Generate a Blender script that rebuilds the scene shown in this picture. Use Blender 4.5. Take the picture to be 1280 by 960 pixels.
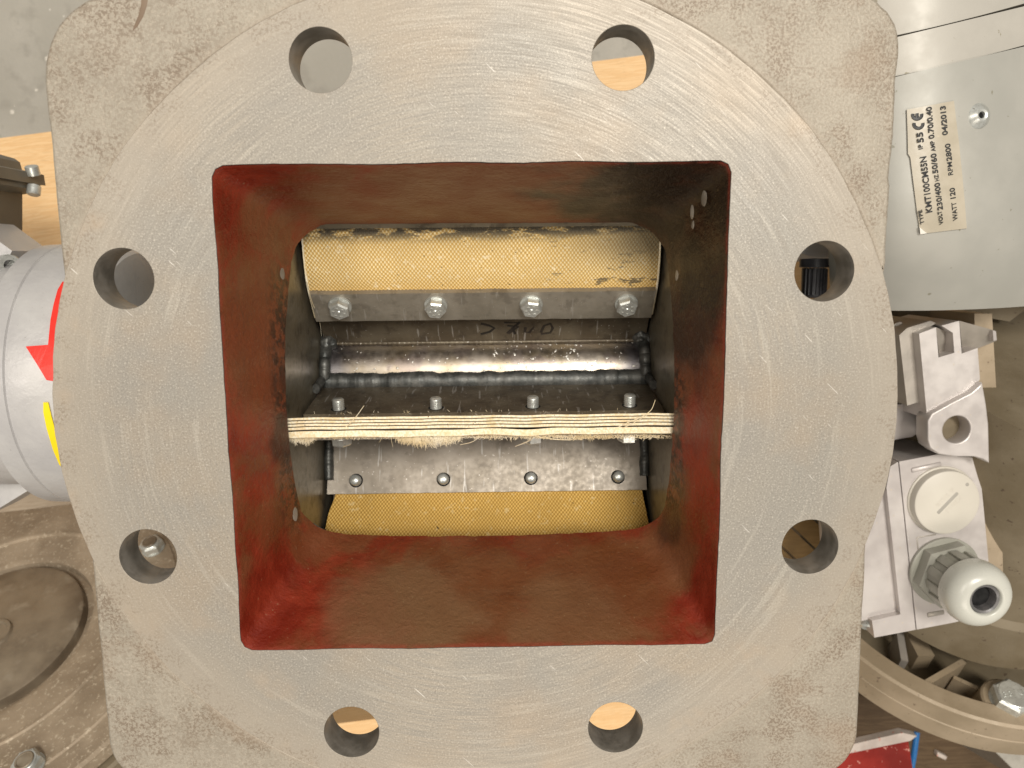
import bpy, bmesh, math, random
from mathutils import Vector, Matrix, Euler, noise
random.seed(7)
R = math.radians
MM = 0.001
S = bpy.context.scene
COL = S.collection
for o in list(bpy.data.objects): bpy.data.objects.remove(o)

# ---------------------------------------------------------------- camera, world, light
CAM_LOC = Vector((8.1, 49.245, 245.655)); CAM_ROT = Euler((-0.15488, -0.01367, -0.0103)); FPX = 960.0
cd = bpy.data.cameras.new('camera'); cam = bpy.data.objects.new('camera', cd); COL.objects.link(cam)
cam.location = CAM_LOC * MM; cam.rotation_euler = CAM_ROT
cd.sensor_width = 36; cd.lens = 27; cd.clip_start = 0.01; cd.clip_end = 50
cd.dof.use_dof = True; cd.dof.focus_distance = 0.285; cd.dof.aperture_fstop = 18
S.camera = cam
W = bpy.data.worlds.new('World'); S.world = W; W.use_nodes = True
bg = W.node_tree.nodes['Background']; bg.inputs[0].default_value = (1.0, 0.93, 0.83, 1); bg.inputs[1].default_value = 0.35
def area(name, loc, size, power, color, target=(0, 0, 0)):
    l = bpy.data.lights.new(name, 'AREA'); l.shape = 'RECTANGLE'; l.size, l.size_y = size
    l.energy = power; l.color = color
    o = bpy.data.objects.new(name, l); COL.objects.link(o); o.location = loc
    o.rotation_euler = (Vector(target) - Vector(loc)).to_track_quat('-Z', 'Y').to_euler()
    return o
area('ceiling_lamp', (0.42, 0.60, 1.9), (0.9, 0.3), 30, (1.0, 0.95, 0.87))
area('ceiling_lamp', (-0.9, 0.35, 2.0), (0.9, 0.35), 10, (1.0, 0.92, 0.82))
area('ceiling_lamp', (0.25, -1.3, 2.0), (1.3, 0.35), 11, (1.0, 0.90, 0.78))
S.view_settings.view_transform = 'Standard'; S.view_settings.look = 'None'; S.view_settings.gamma = 1
S.view_settings.exposure = 0.2
S.render.engine = 'CYCLES'

# ---------------------------------------------------------------- helpers
RM = CAM_ROT.to_matrix()
def at(x, y, z):                       # a sight line of the survey meets the level z (mm)
    d = RM @ Vector((x - 640, 480 - y, -FPX)); t = (z - CAM_LOC.z) / d.z
    return CAM_LOC + d * t
def on_plane(x, y, c, n):
    d = RM @ Vector((x - 640, 480 - y, -FPX)); t = (Vector(c) - CAM_LOC).dot(n) / d.dot(n)
    return CAM_LOC + d * t
def on_cyl(x, y, yc, zc, r):           # cylinder along x
    d = RM @ Vector((x - 640, 480 - y, -FPX)); o = CAM_LOC - Vector((0, yc, zc))
    a = d.y**2 + d.z**2; b = 2*(o.y*d.y + o.z*d.z); c = o.y**2 + o.z**2 - r*r
    q = b*b - 4*a*c
    t = (-b - math.sqrt(max(q, 0))) / (2*a)
    return CAM_LOC + d*t

def finish(name, me, mats, parent=None, smooth=None):
    o = bpy.data.objects.new(name, me); COL.objects.link(o)
    for m in (mats if isinstance(mats, (list, tuple)) else [mats]): me.materials.append(m)
    if parent is not None: o.parent = parent
    if smooth is not None:
        for p in me.polygons: p.use_smooth = True
        try: me.set_sharp_from_angle(angle=R(smooth))
        except Exception: pass
    return o
def mesh(name, vs, fs, mats, parent=None, smooth=None):
    me = bpy.data.meshes.new(name); me.from_pydata([Vector(v) * MM for v in vs], [], fs); me.update()
    bm = bmesh.new(); bm.from_mesh(me); bmesh.ops.recalc_face_normals(bm, faces=bm.faces); bm.to_mesh(me); bm.free()
    return finish(name, me, mats, parent, smooth)
def frombm(name, bm, mats, parent=None, smooth=None, bevel=0):
    if bevel:
        es = [e for e in bm.edges if len(e.link_faces) == 2 and e.calc_face_angle(0) > R(28)]
        if es: bmesh.ops.bevel(bm, geom=es, offset=bevel, segments=2, profile=0.5, affect='EDGES', clamp_overlap=True)
    bmesh.ops.recalc_face_normals(bm, faces=bm.faces)
    bmesh.ops.scale(bm, vec=(MM, MM, MM), verts=bm.verts)
    me = bpy.data.meshes.new(name); bm.to_mesh(me); bm.free()
    return finish(name, me, mats, parent, smooth)
def empty(name, loc=(0, 0, 0)):
    o = bpy.data.objects.new(name, None); COL.objects.link(o); o.empty_display_size = 0.01
    o.location = Vector(loc) * MM
    return o
def tag(o, label=None, cat=None, group=None, kind=None):
    if label: o['label'] = label
    if cat: o['category'] = cat
    if group: o['group'] = group
    if kind: o['kind'] = kind
    return o
def basis(n):
    n = Vector(n).normalized(); u = Vector((1, 0, 0)) if abs(n.x) < .9 else Vector((0, 1, 0))
    v = n.cross(u).normalized(); u = v.cross(n).normalized()
    return u, v, n
def lathe(name, prof, c, n, mats, parent=None, seg=64, smooth=35, closed=False, jitter=0, mati=None):
    u, v, n = basis(n); c = Vector(c); vs = []; fs = []
    for j in range(seg):
        a = 2*math.pi*j/seg
        for (r, h) in prof:
            rr = r + (jitter*noise.noise(Vector((math.cos(a)*3, math.sin(a)*3, h*.05+r*.02))) if jitter else 0)
            vs.append(c + (u*math.cos(a) + v*math.sin(a))*rr + n*h)
    k = len(prof)
    for j in range(seg):
        for i in range(k - (0 if closed else 1)):
            i2 = (i+1) % k; j2 = (j+1) % seg
            fs.append((j*k+i, j*k+i2, j2*k+i2, j2*k+i))
    bm = bmesh.new(); bv = [bm.verts.new(p) for p in vs]
    for f in fs:
        try: bm.faces.new([bv[q] for q in f])
        except Exception: pass
    bmesh.ops.remove_doubles(bm, verts=bm.verts, dist=1e-4)
    bmesh.ops.dissolve_degenerate(bm, edges=bm.edges, dist=1e-5)
    return frombm(name, bm, mats, parent, smooth)
def prism(name, poly, z0, z1, mats, parent=None, bevel=0.6, smooth=35, dirv=None):
    """poly: list of 2-D/3-D points at the top; extruded down to z0 (mm)."""
    bm = bmesh.new()
    top = [bm.verts.new(Vector((p[0], p[1], z1 if len(p) < 3 else p[2]))) for p in poly]
    bot = [bm.verts.new(Vector((p[0], p[1], z0))) for p in poly]
    bm.faces.new(top); bm.faces.new(list(reversed(bot)))
    n = len(poly)
    for i in range(n):
        bm.faces.new((top[i], bot[i], bot[(i+1) % n], top[(i+1) % n]))
    return frombm(name, bm, mats, parent, smooth, bevel)
def P2(pts, z): return [(at(x, y, z).x, at(x, y, z).y) for x, y in pts]
def box(name, x0, x1, y0, y1, z0, z1, mats, parent=None, bevel=.4):
    return prism(name, [(x0, y0), (x1, y0), (x1, y1), (x0, y1)], z0, z1, mats, parent, bevel)
def slab(name, loops, z0, z1, mats, parent=None, bevel=.5, side=None):
    cu = bpy.data.curves.new(name, 'CURVE'); cu.dimensions = '2D'; cu.fill_mode = 'BOTH'
    cu.extrude = (z1-z0)/2*MM - bevel*MM; cu.bevel_depth = bevel*MM; cu.bevel_resolution = 2; cu.offset = -bevel*MM
    for lp in loops:
        sp = cu.splines.new('POLY'); sp.points.add(len(lp)-1)
        for p, q in zip(sp.points, lp): p.co = (q[0]*MM, q[1]*MM, 0, 1)
        sp.use_cyclic_u = True
    o = bpy.data.objects.new('tmp', cu); COL.objects.link(o); bpy.context.view_layer.update()
    me = bpy.data.meshes.new_from_object(o.evaluated_get(bpy.context.evaluated_depsgraph_get()))
    bpy.data.objects.remove(o); me.name = name; me.materials.clear()
    for v in me.vertices: v.co.z += (z0+z1)/2*MM
    ob = finish(name, me, mats, parent)
    if side:
        for p in me.polygons:
            if abs(p.normal.z) < .35: p.material_index = side(p.center/MM)
    for p in me.polygons: p.use_smooth = True
    me.set_sharp_from_angle(angle=R(40))
    return ob
def sweep(bm, pts, rad, seg=6, flat=1.0, up=Vector((0, 0, 1)), cap=True):
    rings = []; n = len(pts); pts = [Vector(p) for p in pts]
    for i, p in enumerate(pts):
        t = (pts[min(i+1, n-1)] - pts[max(i-1, 0)]).normalized()
        u = t.cross(up)
        if u.length < 1e-4: u = t.cross(Vector((1, 0.1, 0)))
        u.normalize(); v = u.cross(t).normalized()
        r = rad[i] if isinstance(rad, (list, tuple)) else rad
        rings.append([bm.verts.new(p + (u*math.cos(2*math.pi*k/seg) + v*math.sin(2*math.pi*k/seg)*flat)*r) for k in range(seg)])
    for a, b in zip(rings, rings[1:]):
        for k in range(seg): bm.faces.new((a[k], a[(k+1) % seg], b[(k+1) % seg], b[k]))
    if cap:
        bm.faces.new(rings[0]); bm.faces.new(list(reversed(rings[-1])))
def text(name, s, size, origin, xdir, ydir, mats, parent=None, thick=.12, align='LEFT', bold=0.0, xs=1.0):
    cu = bpy.data.curves.new(name, 'FONT'); cu.body = s; cu.size = size*MM; cu.extrude = thick*MM/2
    cu.align_x = align; cu.offset = bold*MM; cu.resolution_u = 3
    o = bpy.data.objects.new('tmp', cu); COL.objects.link(o); bpy.context.view_layer.update()
    me = bpy.data.meshes.new_from_object(o.evaluated_get(bpy.context.evaluated_depsgraph_get()))
    bpy.data.objects.remove(o); me.materials.clear(); me.name = name
    x = Vector(xdir).normalized(); z = x.cross(Vector(ydir)).normalized(); y = z.cross(x)
    for v in me.vertices:
        v.co = Vector(origin)*MM + x*v.co.x*xs + y*v.co.y + z*v.co.z
    return finish(name, me, mats, parent)
def clone(o, parent=None):
    c = o.copy(); COL.objects.link(c); c.parent = parent
    for ch in list(o.children): clone(ch, c)
    return c

# ---------------------------------------------------------------- node DSL
class G:
    def __init__(s, name, rough=.5, metal=0.0, spec=.5):
        s.m = bpy.data.materials.new(name); s.m.use_nodes = True; s.t = s.m.node_tree
        s.b = s.t.nodes['Principled BSDF']; s.set('Roughness', rough); s.set('Metallic', metal)
        s.set('Specular IOR Level', spec)
        tc = s.t.nodes.new('ShaderNodeTexCoord')
        s.co = s.vm('SCALE', tc.outputs['Object'], scale=1000.0)
    def ln(s, a, inp):
        if hasattr(a, 'links'): s.t.links.new(a, inp)
        else:
            if isinstance(a, (tuple, list)) and len(a) == 3 and inp.type == 'RGBA': a = (*a, 1)
            inp.default_value = a
    def set(s, k, v): s.ln(v, s.b.inputs[k]); return s
    def vm(s, op, a, b=None, scale=None):
        n = s.t.nodes.new('ShaderNodeVectorMath'); n.operation = op; s.ln(a, n.inputs[0])
        if b is not None: s.ln(b, n.inputs[1])
        if scale is not None: n.inputs['Scale'].default_value = scale
        return n.outputs['Value'] if op in ('LENGTH', 'DISTANCE', 'DOT_PRODUCT') else n.outputs[0]
    def ma(s, op, a, b=0.0, c=None, clamp=False):
        n = s.t.nodes.new('ShaderNodeMath'); n.operation = op; s.ln(a, n.inputs[0]); s.ln(b, n.inputs[1]); n.use_clamp = clamp
        if c is not None: s.ln(c, n.inputs[2])
        return n.outputs[0]
    def xyz(s, v=None):
        n = s.t.nodes.new('ShaderNodeSeparateXYZ'); s.ln(v or s.co, n.inputs[0]); return n.outputs
    def comb(s, x, y, z=0.0):
        n = s.t.nodes.new('ShaderNodeCombineXYZ'); s.ln(x, n.inputs[0]); s.ln(y, n.inputs[1]); s.ln(z, n.inputs[2]); return n.outputs[0]
    def noise(s, scale, detail=4, rough=.55, co=None, dist=0.0):
        n = s.t.nodes.new('ShaderNodeTexNoise'); s.ln(co if co is not None else s.co, n.inputs['Vector'])
        n.inputs['Scale'].default_value = scale; n.inputs['Detail'].default_value = detail
        n.inputs['Roughness'].default_value = rough; n.inputs['Distortion'].default_value = dist
        return n.outputs[0]
    def voro(s, scale, co=None, feat='F1'):
        n = s.t.nodes.new('ShaderNodeTexVoronoi'); n.feature = feat; s.ln(co if co is not None else s.co, n.inputs['Vector'])
        n.inputs['Scale'].default_value = scale; return n.outputs['Distance']
    def ramp(s, f, lo, hi, a=0.0, b=1.0):
        n = s.t.nodes.new('ShaderNodeMapRange'); n.interpolation_type = 'SMOOTHSTEP'; s.ln(f, n.inputs['Value'])
        n.inputs['From Min'].default_value = lo; n.inputs['From Max'].default_value = hi
        n.inputs['To Min'].default_value = a; n.inputs['To Max'].default_value = b; return n.outputs[0]
    def mix(s, f, a, b):
        n = s.t.nodes.new('ShaderNodeMix'); n.data_type = 'RGBA'; s.ln(f, n.inputs[0]); s.ln(a, n.inputs[6]); s.ln(b, n.inputs[7]); return n.outputs[2]
    def bump(s, h, strength=.3, dist=.2, prev=None):
        n = s.t.nodes.new('ShaderNodeBump'); n.inputs['Strength'].default_value = strength; n.inputs['Distance'].default_value = dist*MM
        s.ln(h, n.inputs['Height'])
        if prev is not None: s.ln(prev, n.inputs['Normal'])
        s.t.links.new(n.outputs[0], s.b.inputs['Normal']); return n.outputs[0]
    def col(s, c): return s.set('Base Color', c)

def simple(name, c1, c2, rough=.5, metal=0.0, nscale=.08, bump=.2, bscale=1.5, spots=None, spec=.5):
    g = G(name, rough, metal, spec)
    c = g.mix(g.ramp(g.noise(nscale, 5), .35, .68), c1, c2)
    if spots:
        sc, lo, hi, colr = spots
        c = g.mix(g.ramp(g.noise(sc, 3, .6), lo, hi), c, colr)
    g.col(c); g.bump(g.noise(bscale, 4), bump, .3)
    g.set('Roughness', g.ramp(g.noise(nscale*4, 3), .3, .7, rough*.85, min(1, rough*1.18)))
    return g.m

# machined flange face: concentric turning marks
g = G('machined_face', .46, .15, .35)
x, y, z = g.xyz()
r = g.vm('LENGTH', g.comb(x, y, 0.0)); th = g.ma('ARCTAN2', y, x)
pol = g.comb(g.ma('MULTIPLY', r, 1.5), g.ma('MULTIPLY', th, 5.0), 0.0)
s1 = g.noise(1.3, 3, .6, pol); s2 = g.noise(.5, 3, .6, g.comb(r, g.ma('MULTIPLY', th, 6.0), 3.0))
gr = g.noise(1.6, 2, .7); mid = g.noise(.25, 5, .6); big = g.noise(.012, 3)
c = g.mix(g.ramp(big, .35, .65), (.345, .305, .25), (.285, .268, .235))
c = g.mix(g.ramp(s1, .38, .66), c, (.29, .267, .232))
c = g.mix(g.ma('MULTIPLY', g.ramp(r, 85, 118), .0), c, (.5, .45, .38))
c = g.mix(g.ma('MULTIPLY', g.ramp(g.noise(.02, 4, .6), .42, .62), .5), c, (.265, .25, .225))  # broad grey areas paint in a dull dark reflection
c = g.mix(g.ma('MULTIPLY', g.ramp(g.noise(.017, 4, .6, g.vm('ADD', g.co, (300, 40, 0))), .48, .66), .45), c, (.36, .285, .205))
c = g.mix(g.ma('MULTIPLY', g.ramp(s2, .55, .72), .3), c, (.50, .465, .40))
c = g.mix(g.ma('MULTIPLY', g.ramp(gr, .55, .68), .6), c, (.53, .49, .42))
c = g.mix(g.ma('MULTIPLY', g.ramp(gr, .45, .33), .55), c, (.19, .17, .145))
# rim: paler turned band, and brown tarnish far out
c = g.mix(g.ma('MULTIPLY', g.ramp(r, 112, 137), .6), c, (.385, .335, .27))
spk = g.ma('MULTIPLY', g.ma('MULTIPLY', g.ramp(g.noise(1.0, 4, .7), .50, .57), g.ramp(r, 124, 137)), g.ma('MULTIPLY', g.ramp(g.noise(.12, 4), .42, .6), .5))
c = g.mix(spk, c, (.185, .14, .10))
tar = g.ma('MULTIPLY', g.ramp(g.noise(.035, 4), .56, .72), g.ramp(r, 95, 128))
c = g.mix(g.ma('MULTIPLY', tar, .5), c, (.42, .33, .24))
sc = g.noise(.9, 2, .5, g.comb(g.ma('MULTIPLY', x, .12), g.ma('MULTIPLY', g.ma('ADD', y, x), 1.0), 8.0))
c = g.mix(g.ma('MULTIPLY', g.ramp(sc, .735, .78), .5), c, (.85, .82, .76))
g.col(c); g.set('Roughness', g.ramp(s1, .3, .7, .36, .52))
b1 = g.bump(g.ma('ADD', g.ma('MULTIPLY', s1, .7), g.ma('MULTIPLY', s2, .6)), .45, .08)
g.bump(gr, .5, .10, b1)
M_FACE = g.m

g = G('rough_cast', .5, .15, .35)
x, y, z = g.xyz(); r = g.vm('LENGTH', g.comb(x, y, 0.0))
sp = g.noise(1.15, 3, .65); big = g.noise(.022, 3); mot = g.noise(.06, 5, .7)
edge = g.ramp(g.ma('MAXIMUM', g.ma('ABSOLUTE', x), g.ma('ABSOLUTE', y)), 104, 128)
seam = g.ramp(r, 160, 142)
c = g.mix(g.ramp(g.noise(.05, 4), .35, .65), (.325, .29, .235), (.37, .332, .272))
c = g.mix(g.ma('MULTIPLY', g.ramp(mot, .45, .65), .3), c, (.28, .225, .17))
dens = g.ma('MULTIPLY', g.ramp(mot, .42, .60), g.ma('MAXIMUM', g.ma('MAXIMUM', edge, seam), g.ramp(big, .42, .6)))
c = g.mix(g.ma('MULTIPLY', g.ramp(sp, .47, .54), g.ma('ADD', .22, g.ma('MULTIPLY', dens, .55))), c, (.185, .14, .10))
c = g.mix(g.ma('MULTIPLY', g.ramp(g.noise(1.3, 2), .56, .66), .4), c, (.48, .42, .34))
c = g.mix(g.ma('MULTIPLY', g.ramp(g.noise(.03, 3), .54, .72), .4), c, (.31, .24, .175))
c = g.mix(g.ma('MULTIPLY', g.ramp(r, 140, 137), .5), c, (.37, .315, .25))
g.col(c); g.bump(g.ma('ADD', g.ma('MULTIPLY', sp, -1.0), g.noise(.12, 2)), .6, .3)
M_CAST = g.m
M_BORE = simple('bored_hole_steel', (.22, .20, .17), (.36, .33, .29), .5, .35, .15, .3, .8)  # darker wall colour holds the bore shadow along with oxide

# red oxide paint of the throat with worn zones, soot and painted corner shade
g = G('red_oxide_paint', .33, 0, .5)
x, y, z = g.xyz()
nz = g.noise(.04, 5, .6, dist=.3); st = g.noise(.12, 5, .65, g.comb(g.ma('MULTIPLY', x, .5), g.ma('MULTIPLY', y, .5), g.ma('MULTIPLY', z, .6)))
red = g.mix(g.ramp(st, .35, .7), (.165, .014, .005), (.27, .030, .010))
olive = g.mix(g.ramp(g.noise(.05, 3), .35, .7), (.155, .048, .015), (.185, .074, .029))
def blob(cx, cy, cz, rad, k=1.0):
    d = g.vm('DISTANCE', g.vm('MULTIPLY', g.co, (1, 1, 1)), (cx, cy, cz))
    d = g.ma('ADD', d, g.ma('MULTIPLY', g.ma('SUBTRACT', nz, .5), rad*1.3))
    return g.ma('MULTIPLY', g.ramp(d, rad*.55, rad, 1.0, 0.0), k)
depth = g.ramp(z, -2, -26)
wear = g.ma('MAXIMUM', g.ma('MULTIPLY', g.ramp(nz, .40, .56), .75), g.ma('MULTIPLY', depth, .25), clamp=True)
for a in (blob(-10, -76, -25, 44), blob(38, -74, -25, 40), blob(5, 74, -30, 52, .85), blob(-40, 70, -40, 34, .7), blob(-76, 25, -25, 36, .8), blob(70, -62, -30, 24, .9), blob(76, 0, -22, 30, .6)):
    wear = g.ma('MAXIMUM', wear, a)
for a in (blob(-76, -70, -12, 26), blob(-78, 72, -6, 17), blob(76, -66, -8, 15), blob(76, -12, -16, 18, .9)):
    wear = g.ma('MULTIPLY', wear, g.ma('SUBTRACT', 1.0, a))
c = g.mix(wear, red, olive)
c = g.mix(g.ma('MULTIPLY', g.ma('MAXIMUM', blob(-28, -74, -16, 34), blob(30, -76, -12, 26, .6)), .6), c, (.20, .115, .055))
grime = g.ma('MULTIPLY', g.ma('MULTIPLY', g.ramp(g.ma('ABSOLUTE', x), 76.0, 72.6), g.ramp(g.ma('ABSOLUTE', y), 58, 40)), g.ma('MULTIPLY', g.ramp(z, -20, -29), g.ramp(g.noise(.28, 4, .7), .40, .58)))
soot_shade = blob(70, 72, -22, 58, 1.0)  # soot, made strong enough to paint in the corner shade too
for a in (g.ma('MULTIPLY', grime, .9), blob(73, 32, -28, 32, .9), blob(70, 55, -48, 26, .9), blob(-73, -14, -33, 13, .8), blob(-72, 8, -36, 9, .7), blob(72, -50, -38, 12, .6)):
    soot_shade = g.ma('MAXIMUM', soot_shade, a)
c = g.mix(g.ma('MULTIPLY', soot_shade, g.ramp(st, .2, .55, .75, 1.0)), c, (.022, .012, .006))
fl = g.ramp(g.noise(.7, 3, .7), .66, .72)
c = g.mix(g.ma('MULTIPLY', fl, .35), c, (.42, .30, .16))
lip = g.ma('MULTIPLY', g.ramp(z, -2.2, -.3), g.ramp(g.noise(.15, 3), .3, .55))
c = g.mix(g.ma('MULTIPLY', lip, .5), c, (.33, .05, .03))
g.col(c); g.set('Roughness', g.ramp(st, .3, .7, .30, .5))
b1 = g.bump(nz, .5, 2.0); g.bump(g.ma('ADD', g.noise(.5, 5, .65), g.ma('MULTIPLY', st, 1.2)), .65, .7, b1)
M_RED = g.m

def steel(name, c1, c2, rough=.38, metal=.85, scr=1.0, dirt=.5):
    g = G(name, rough, metal)
    x, y, z = g.xyz()
    n1 = g.noise(.06, 5); n2 = g.noise(.5, 4)
    c = g.mix(g.ramp(n1, .35, .65), c1, c2)
    c = g.mix(g.ma('MULTIPLY', g.ramp(g.noise(.15, 5, .6), .52, .66), dirt), c, (.07, .055, .04))
    sx = g.noise(1.0, 2, .5, g.comb(g.ma('MULTIPLY', x, .7), g.ma('MULTIPLY', y, .06), z))
    c = g.mix(g.ma('MULTIPLY', g.ramp(sx, .64, .70), .55*scr), c, (.62, .60, .57))
    fl = g.ramp(g.noise(.9, 2, .5), .70, .73)
    c = g.mix(g.ma('MULTIPLY', fl, .8*scr), c, (.7, .66, .6))
    g.col(c); g.set('Roughness', g.ramp(n2, .3, .7, rough*.9, rough*1.2)); g.bump(n2, .06, .1)
    return g.m
M_PLATE = steel('vane_steel', (.27, .235, .19), (.36, .32, .27), .46, .5, 1.0, .25)
M_PLATED = steel('oily_vane_steel', (.12, .095, .065), (.19, .16, .115), .42, .5, .8, .6)
M_STRIP = steel('clamp_strip_steel', (.26, .235, .19), (.33, .30, .25), .45, .5, .4, .3)
M_DISC = steel('end_disc_steel', (.17, .15, .11), (.24, .21, .155), .34, .5, .2, .6)
g = G('heat_tinted_tube', .33, .95)
x, y, z = g.xyz()
n1 = g.noise(.08, 4); n2 = g.noise(.3, 4)
c = g.mix(g.ramp(n1, .35, .65), (.36, .30, .22), (.46, .41, .35))
c = g.mix(g.ma('MULTIPLY', g.ramp(g.noise(.1, 3, .5), .52, .66), .5), c, (.30, .25, .25))
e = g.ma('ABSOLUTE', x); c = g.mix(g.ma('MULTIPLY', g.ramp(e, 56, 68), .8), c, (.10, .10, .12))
c = g.mix(g.ma('MULTIPLY', g.ramp(g.noise(.4, 3), .62, .70), .4), c, (.16, .13, .10))
g.col(c); g.set('Roughness', g.ramp(n2, .3, .7, .30, .42)); g.bump(n2, .08, .3)
M_TUBE = g.m
M_WELD = simple('weld_metal', (.06, .063, .06), (.14, .14, .13), .45, .55, .2, .25, .9)
M_SPAT = simple('spatter_metal', (.7, .68, .62), (.9, .88, .82), .35, .5)
M_ZINC = simple('zinc_plated', (.52, .53, .50), (.66, .68, .65), .32, .6, .3, .06, 1.0, (.8, .66, .74, (.3, .28, .24)))
M_BLACKP = simple('marker_ink', (.012, .010, .008), (.03, .022, .016), .5)

# woven wiper fabric
def fabric(name, base, dark, pale, sooty):
    g = G(name, .75, 0, .3)
    x, y, z = g.xyz(); k = 2*math.pi/1.55
    wx = g.ma('MULTIPLY', g.ma('SUBTRACT', g.noise(.08, 2), .5), 1.6); xx = g.ma('MULTIPLY', g.ma('ADD', x, wx), k); yw = g.ma('MULTIPLY', g.ma('ADD', y, wx), k*.80)
    a = g.ma('SINE', g.ma('ADD', xx, yw)); b = g.ma('SINE', g.ma('SUBTRACT', xx, yw))
    w = g.ramp(g.ma('ADD', a, b), -1.1, 1.2)
    n1 = g.noise(.05, 4); n2 = g.noise(.4, 3)
    c = g.mix(g.ramp(n1, .35, .65), base, tuple(v*.86 for v in base))
    c = g.mix(g.ma('MULTIPLY', g.ramp(g.ma('ADD', y, g.ma('MULTIPLY', n1, 8)), 70, 60), .5 if sooty else 0.0), c, (.80, .50, .15))
    c = g.mix(w, tuple(v for v in dark), c)
    c = g.mix(g.ma('MULTIPLY', g.ramp(n2, .58, .74), .55), c, pale)
    # oil-darkened patches, black dots and a rubbed tip
    c = g.mix(g.ma('MULTIPLY', g.ramp(g.noise(.028, 4), .55, .68), .35), c, tuple(v*.55 for v in base))
    c = g.mix(g.ramp(g.noise(.55, 2, .5), .735, .76), c, (.06, .04, .02))
    if sooty:
        sx = g.noise(.16, 5, .7, g.comb(g.ma('MULTIPLY', x, .55), g.ma('MULTIPLY', y, 1.6), z))
        edge = g.ma('MULTIPLY', g.ramp(y, 76.0, 81.5), g.ramp(sx, .38, .52))
        pt = g.ma('MULTIPLY', g.ramp(sx, .57, .62), g.ramp(x, 5, 45))
        corner = g.ma('MULTIPLY', g.ramp(x, 22, 66), g.ma('MULTIPLY', g.ramp(y, 60, 76), .8))
        c = g.mix(g.ma('MAXIMUM', g.ma('MAXIMUM', edge, g.ma('MULTIPLY', pt, .8)), corner), c, (.10, .085, .06))
    g.col(c); g.bump(g.ma('ADD', w, g.ma('MULTIPLY', n2, .3)), .9, .28)
    return g.m
M_FAB_U = fabric('wiper_fabric_sooty', (.95, .77, .42), (.60, .37, .10), (.96, .86, .62), True)
M_FAB_L = fabric('wiper_fabric_amber', (.86, .57, .17), (.46, .25, .045), (.90, .72, .38), False)
g = G('cut_ply_edge', .8, 0, .2)
x, y, z = g.xyz(); n2 = g.noise(1.3, 3, .6, g.comb(x, g.ma('MULTIPLY', y, .4), z))
c = g.mix(g.ramp(n2, .35, .65), (.78, .64, .40), (.90, .82, .64))
c = g.mix(g.ma('MULTIPLY', g.ramp(g.noise(.12, 4), .5, .66), .5), c, (.74, .53, .25))
c = g.mix(g.ramp(g.noise(.9, 2, .5), .70, .75), c, (.2, .14, .08))
g.col(c); g.bump(n2, .8, .4); M_PLY = g.m
M_FUZZ = simple('frayed_thread', (.82, .68, .42), (.92, .85, .68), .8)
M_RUB = simple('ply_rubber', (.06, .045, .035), (.12, .09, .06), .8)

M_CASEOUT = simple('green_grey_casing', (.12, .125, .11), (.18, .18, .155), .5, .1, .05, .2)
M_SILV = simple('silver_grey_paint', (.47, .46, .46), (.54, .53, .52), .38, .15, .04, .6, .45, (1.5, .70, .74, (.2, .18, .16)))
M_TERM = simple('dark_taupe_paint', (.13, .112, .085), (.165, .145, .11), .45, .05, .05, .25, 1.0)
M_DUST = simple('dusty_cast_metal', (.27, .21, .145), (.40, .32, .23), .6, .15, .035, .7, .5, (.5, .55, .70, (.52, .44, .33)))
M_DUSTD = simple('dark_greased_metal', (.15, .115, .08), (.30, .245, .175), .42, .3, .025, .35, .35, (.06, .55, .7, (.34, .29, .22)))
M_TAN = simple('tan_cast_metal', (.30, .235, .155), (.39, .31, .215), .5, .1, .03, .35, .6, (.35, .64, .72, (.18, .13, .085)))
M_TAND = simple('brown_cast_metal', (.165, .13, .08), (.22, .18, .12), .55, .1, .03, .4, .5, (.3, .66, .72, (.10, .07, .045)))  # brown casting colour, deepened to paint the shading inside the bracket
M_COWL = simple('cowl_grey_paint', (.37, .365, .33), (.42, .41, .37), .48, .1, .02, .1, .3, (.25, .69, .74, (.26, .25, .20)))
M_COWL2 = simple('cowl_cap_paint', (.44, .42, .375), (.50, .475, .425), .5, .1, .02, .1, .3, (.25, .69, .74, (.3, .27, .2)))
M_ALU = simple('die_cast_aluminium', (.53, .49, .47), (.63, .59, .565), .38, .35, .04, .15, 1.5, (.4, .66, .74, (.60, .52, .42)))
M_ALUD = simple('die_cast_aluminium_dull', (.36, .33, .29), (.45, .41, .36), .45, .4, .04, .3, .6)
M_PLUG = simple('pale_plastic', (.58, .545, .475), (.62, .585, .51), .42, 0, .03, .05)
M_PLUGD = simple('plug_slot_shade_plastic', (.36, .34, .30), (.40, .37, .33), .6)
M_EMB = simple('embossed_plastic', (.60, .56, .49), (.62, .58, .51), .4)
M_DOME = simple('dome_plastic', (.53, .53, .48), (.58, .58, .52), .28, 0, .03, .05)
M_GLAND = simple('gland_grey_plastic', (.31, .305, .26), (.36, .355, .305), .38, 0, .05, .1)
M_GLIN = simple('gland_insert', (.10, .10, .10), (.17, .16, .16), .3, 0, .2, .2)
M_BLACK = simple('black_plastic', (.012, .012, .014), (.03, .03, .034), .32)
M_HOLE = simple('hole_black', (.004, .004, .004), (.006, .006, .006), .9)
M_STICK = simple('sticker_film', (.42, .375, .29), (.48, .43, .34), .35, 0, .08, .05, 1, (.5, .66, .75, (.50, .44, .33)))
M_INK = simple('print_ink', (.015, .015, .015), (.02, .02, .02), .5)
M_REDS = simple('red_sticker', (.75, .028, .018), (.80, .04, .025), .35)
M_YELS = simple('yellow_sticker', (.90, .68, .005), (.92, .72, .01), .35)
M_REDP = simple('red_gloss_paint', (.17, .009, .005), (.30, .016, .008), .22, 0, .03, .1, .5, (.2, .62, .66, (.55, .25, .2)))
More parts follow.
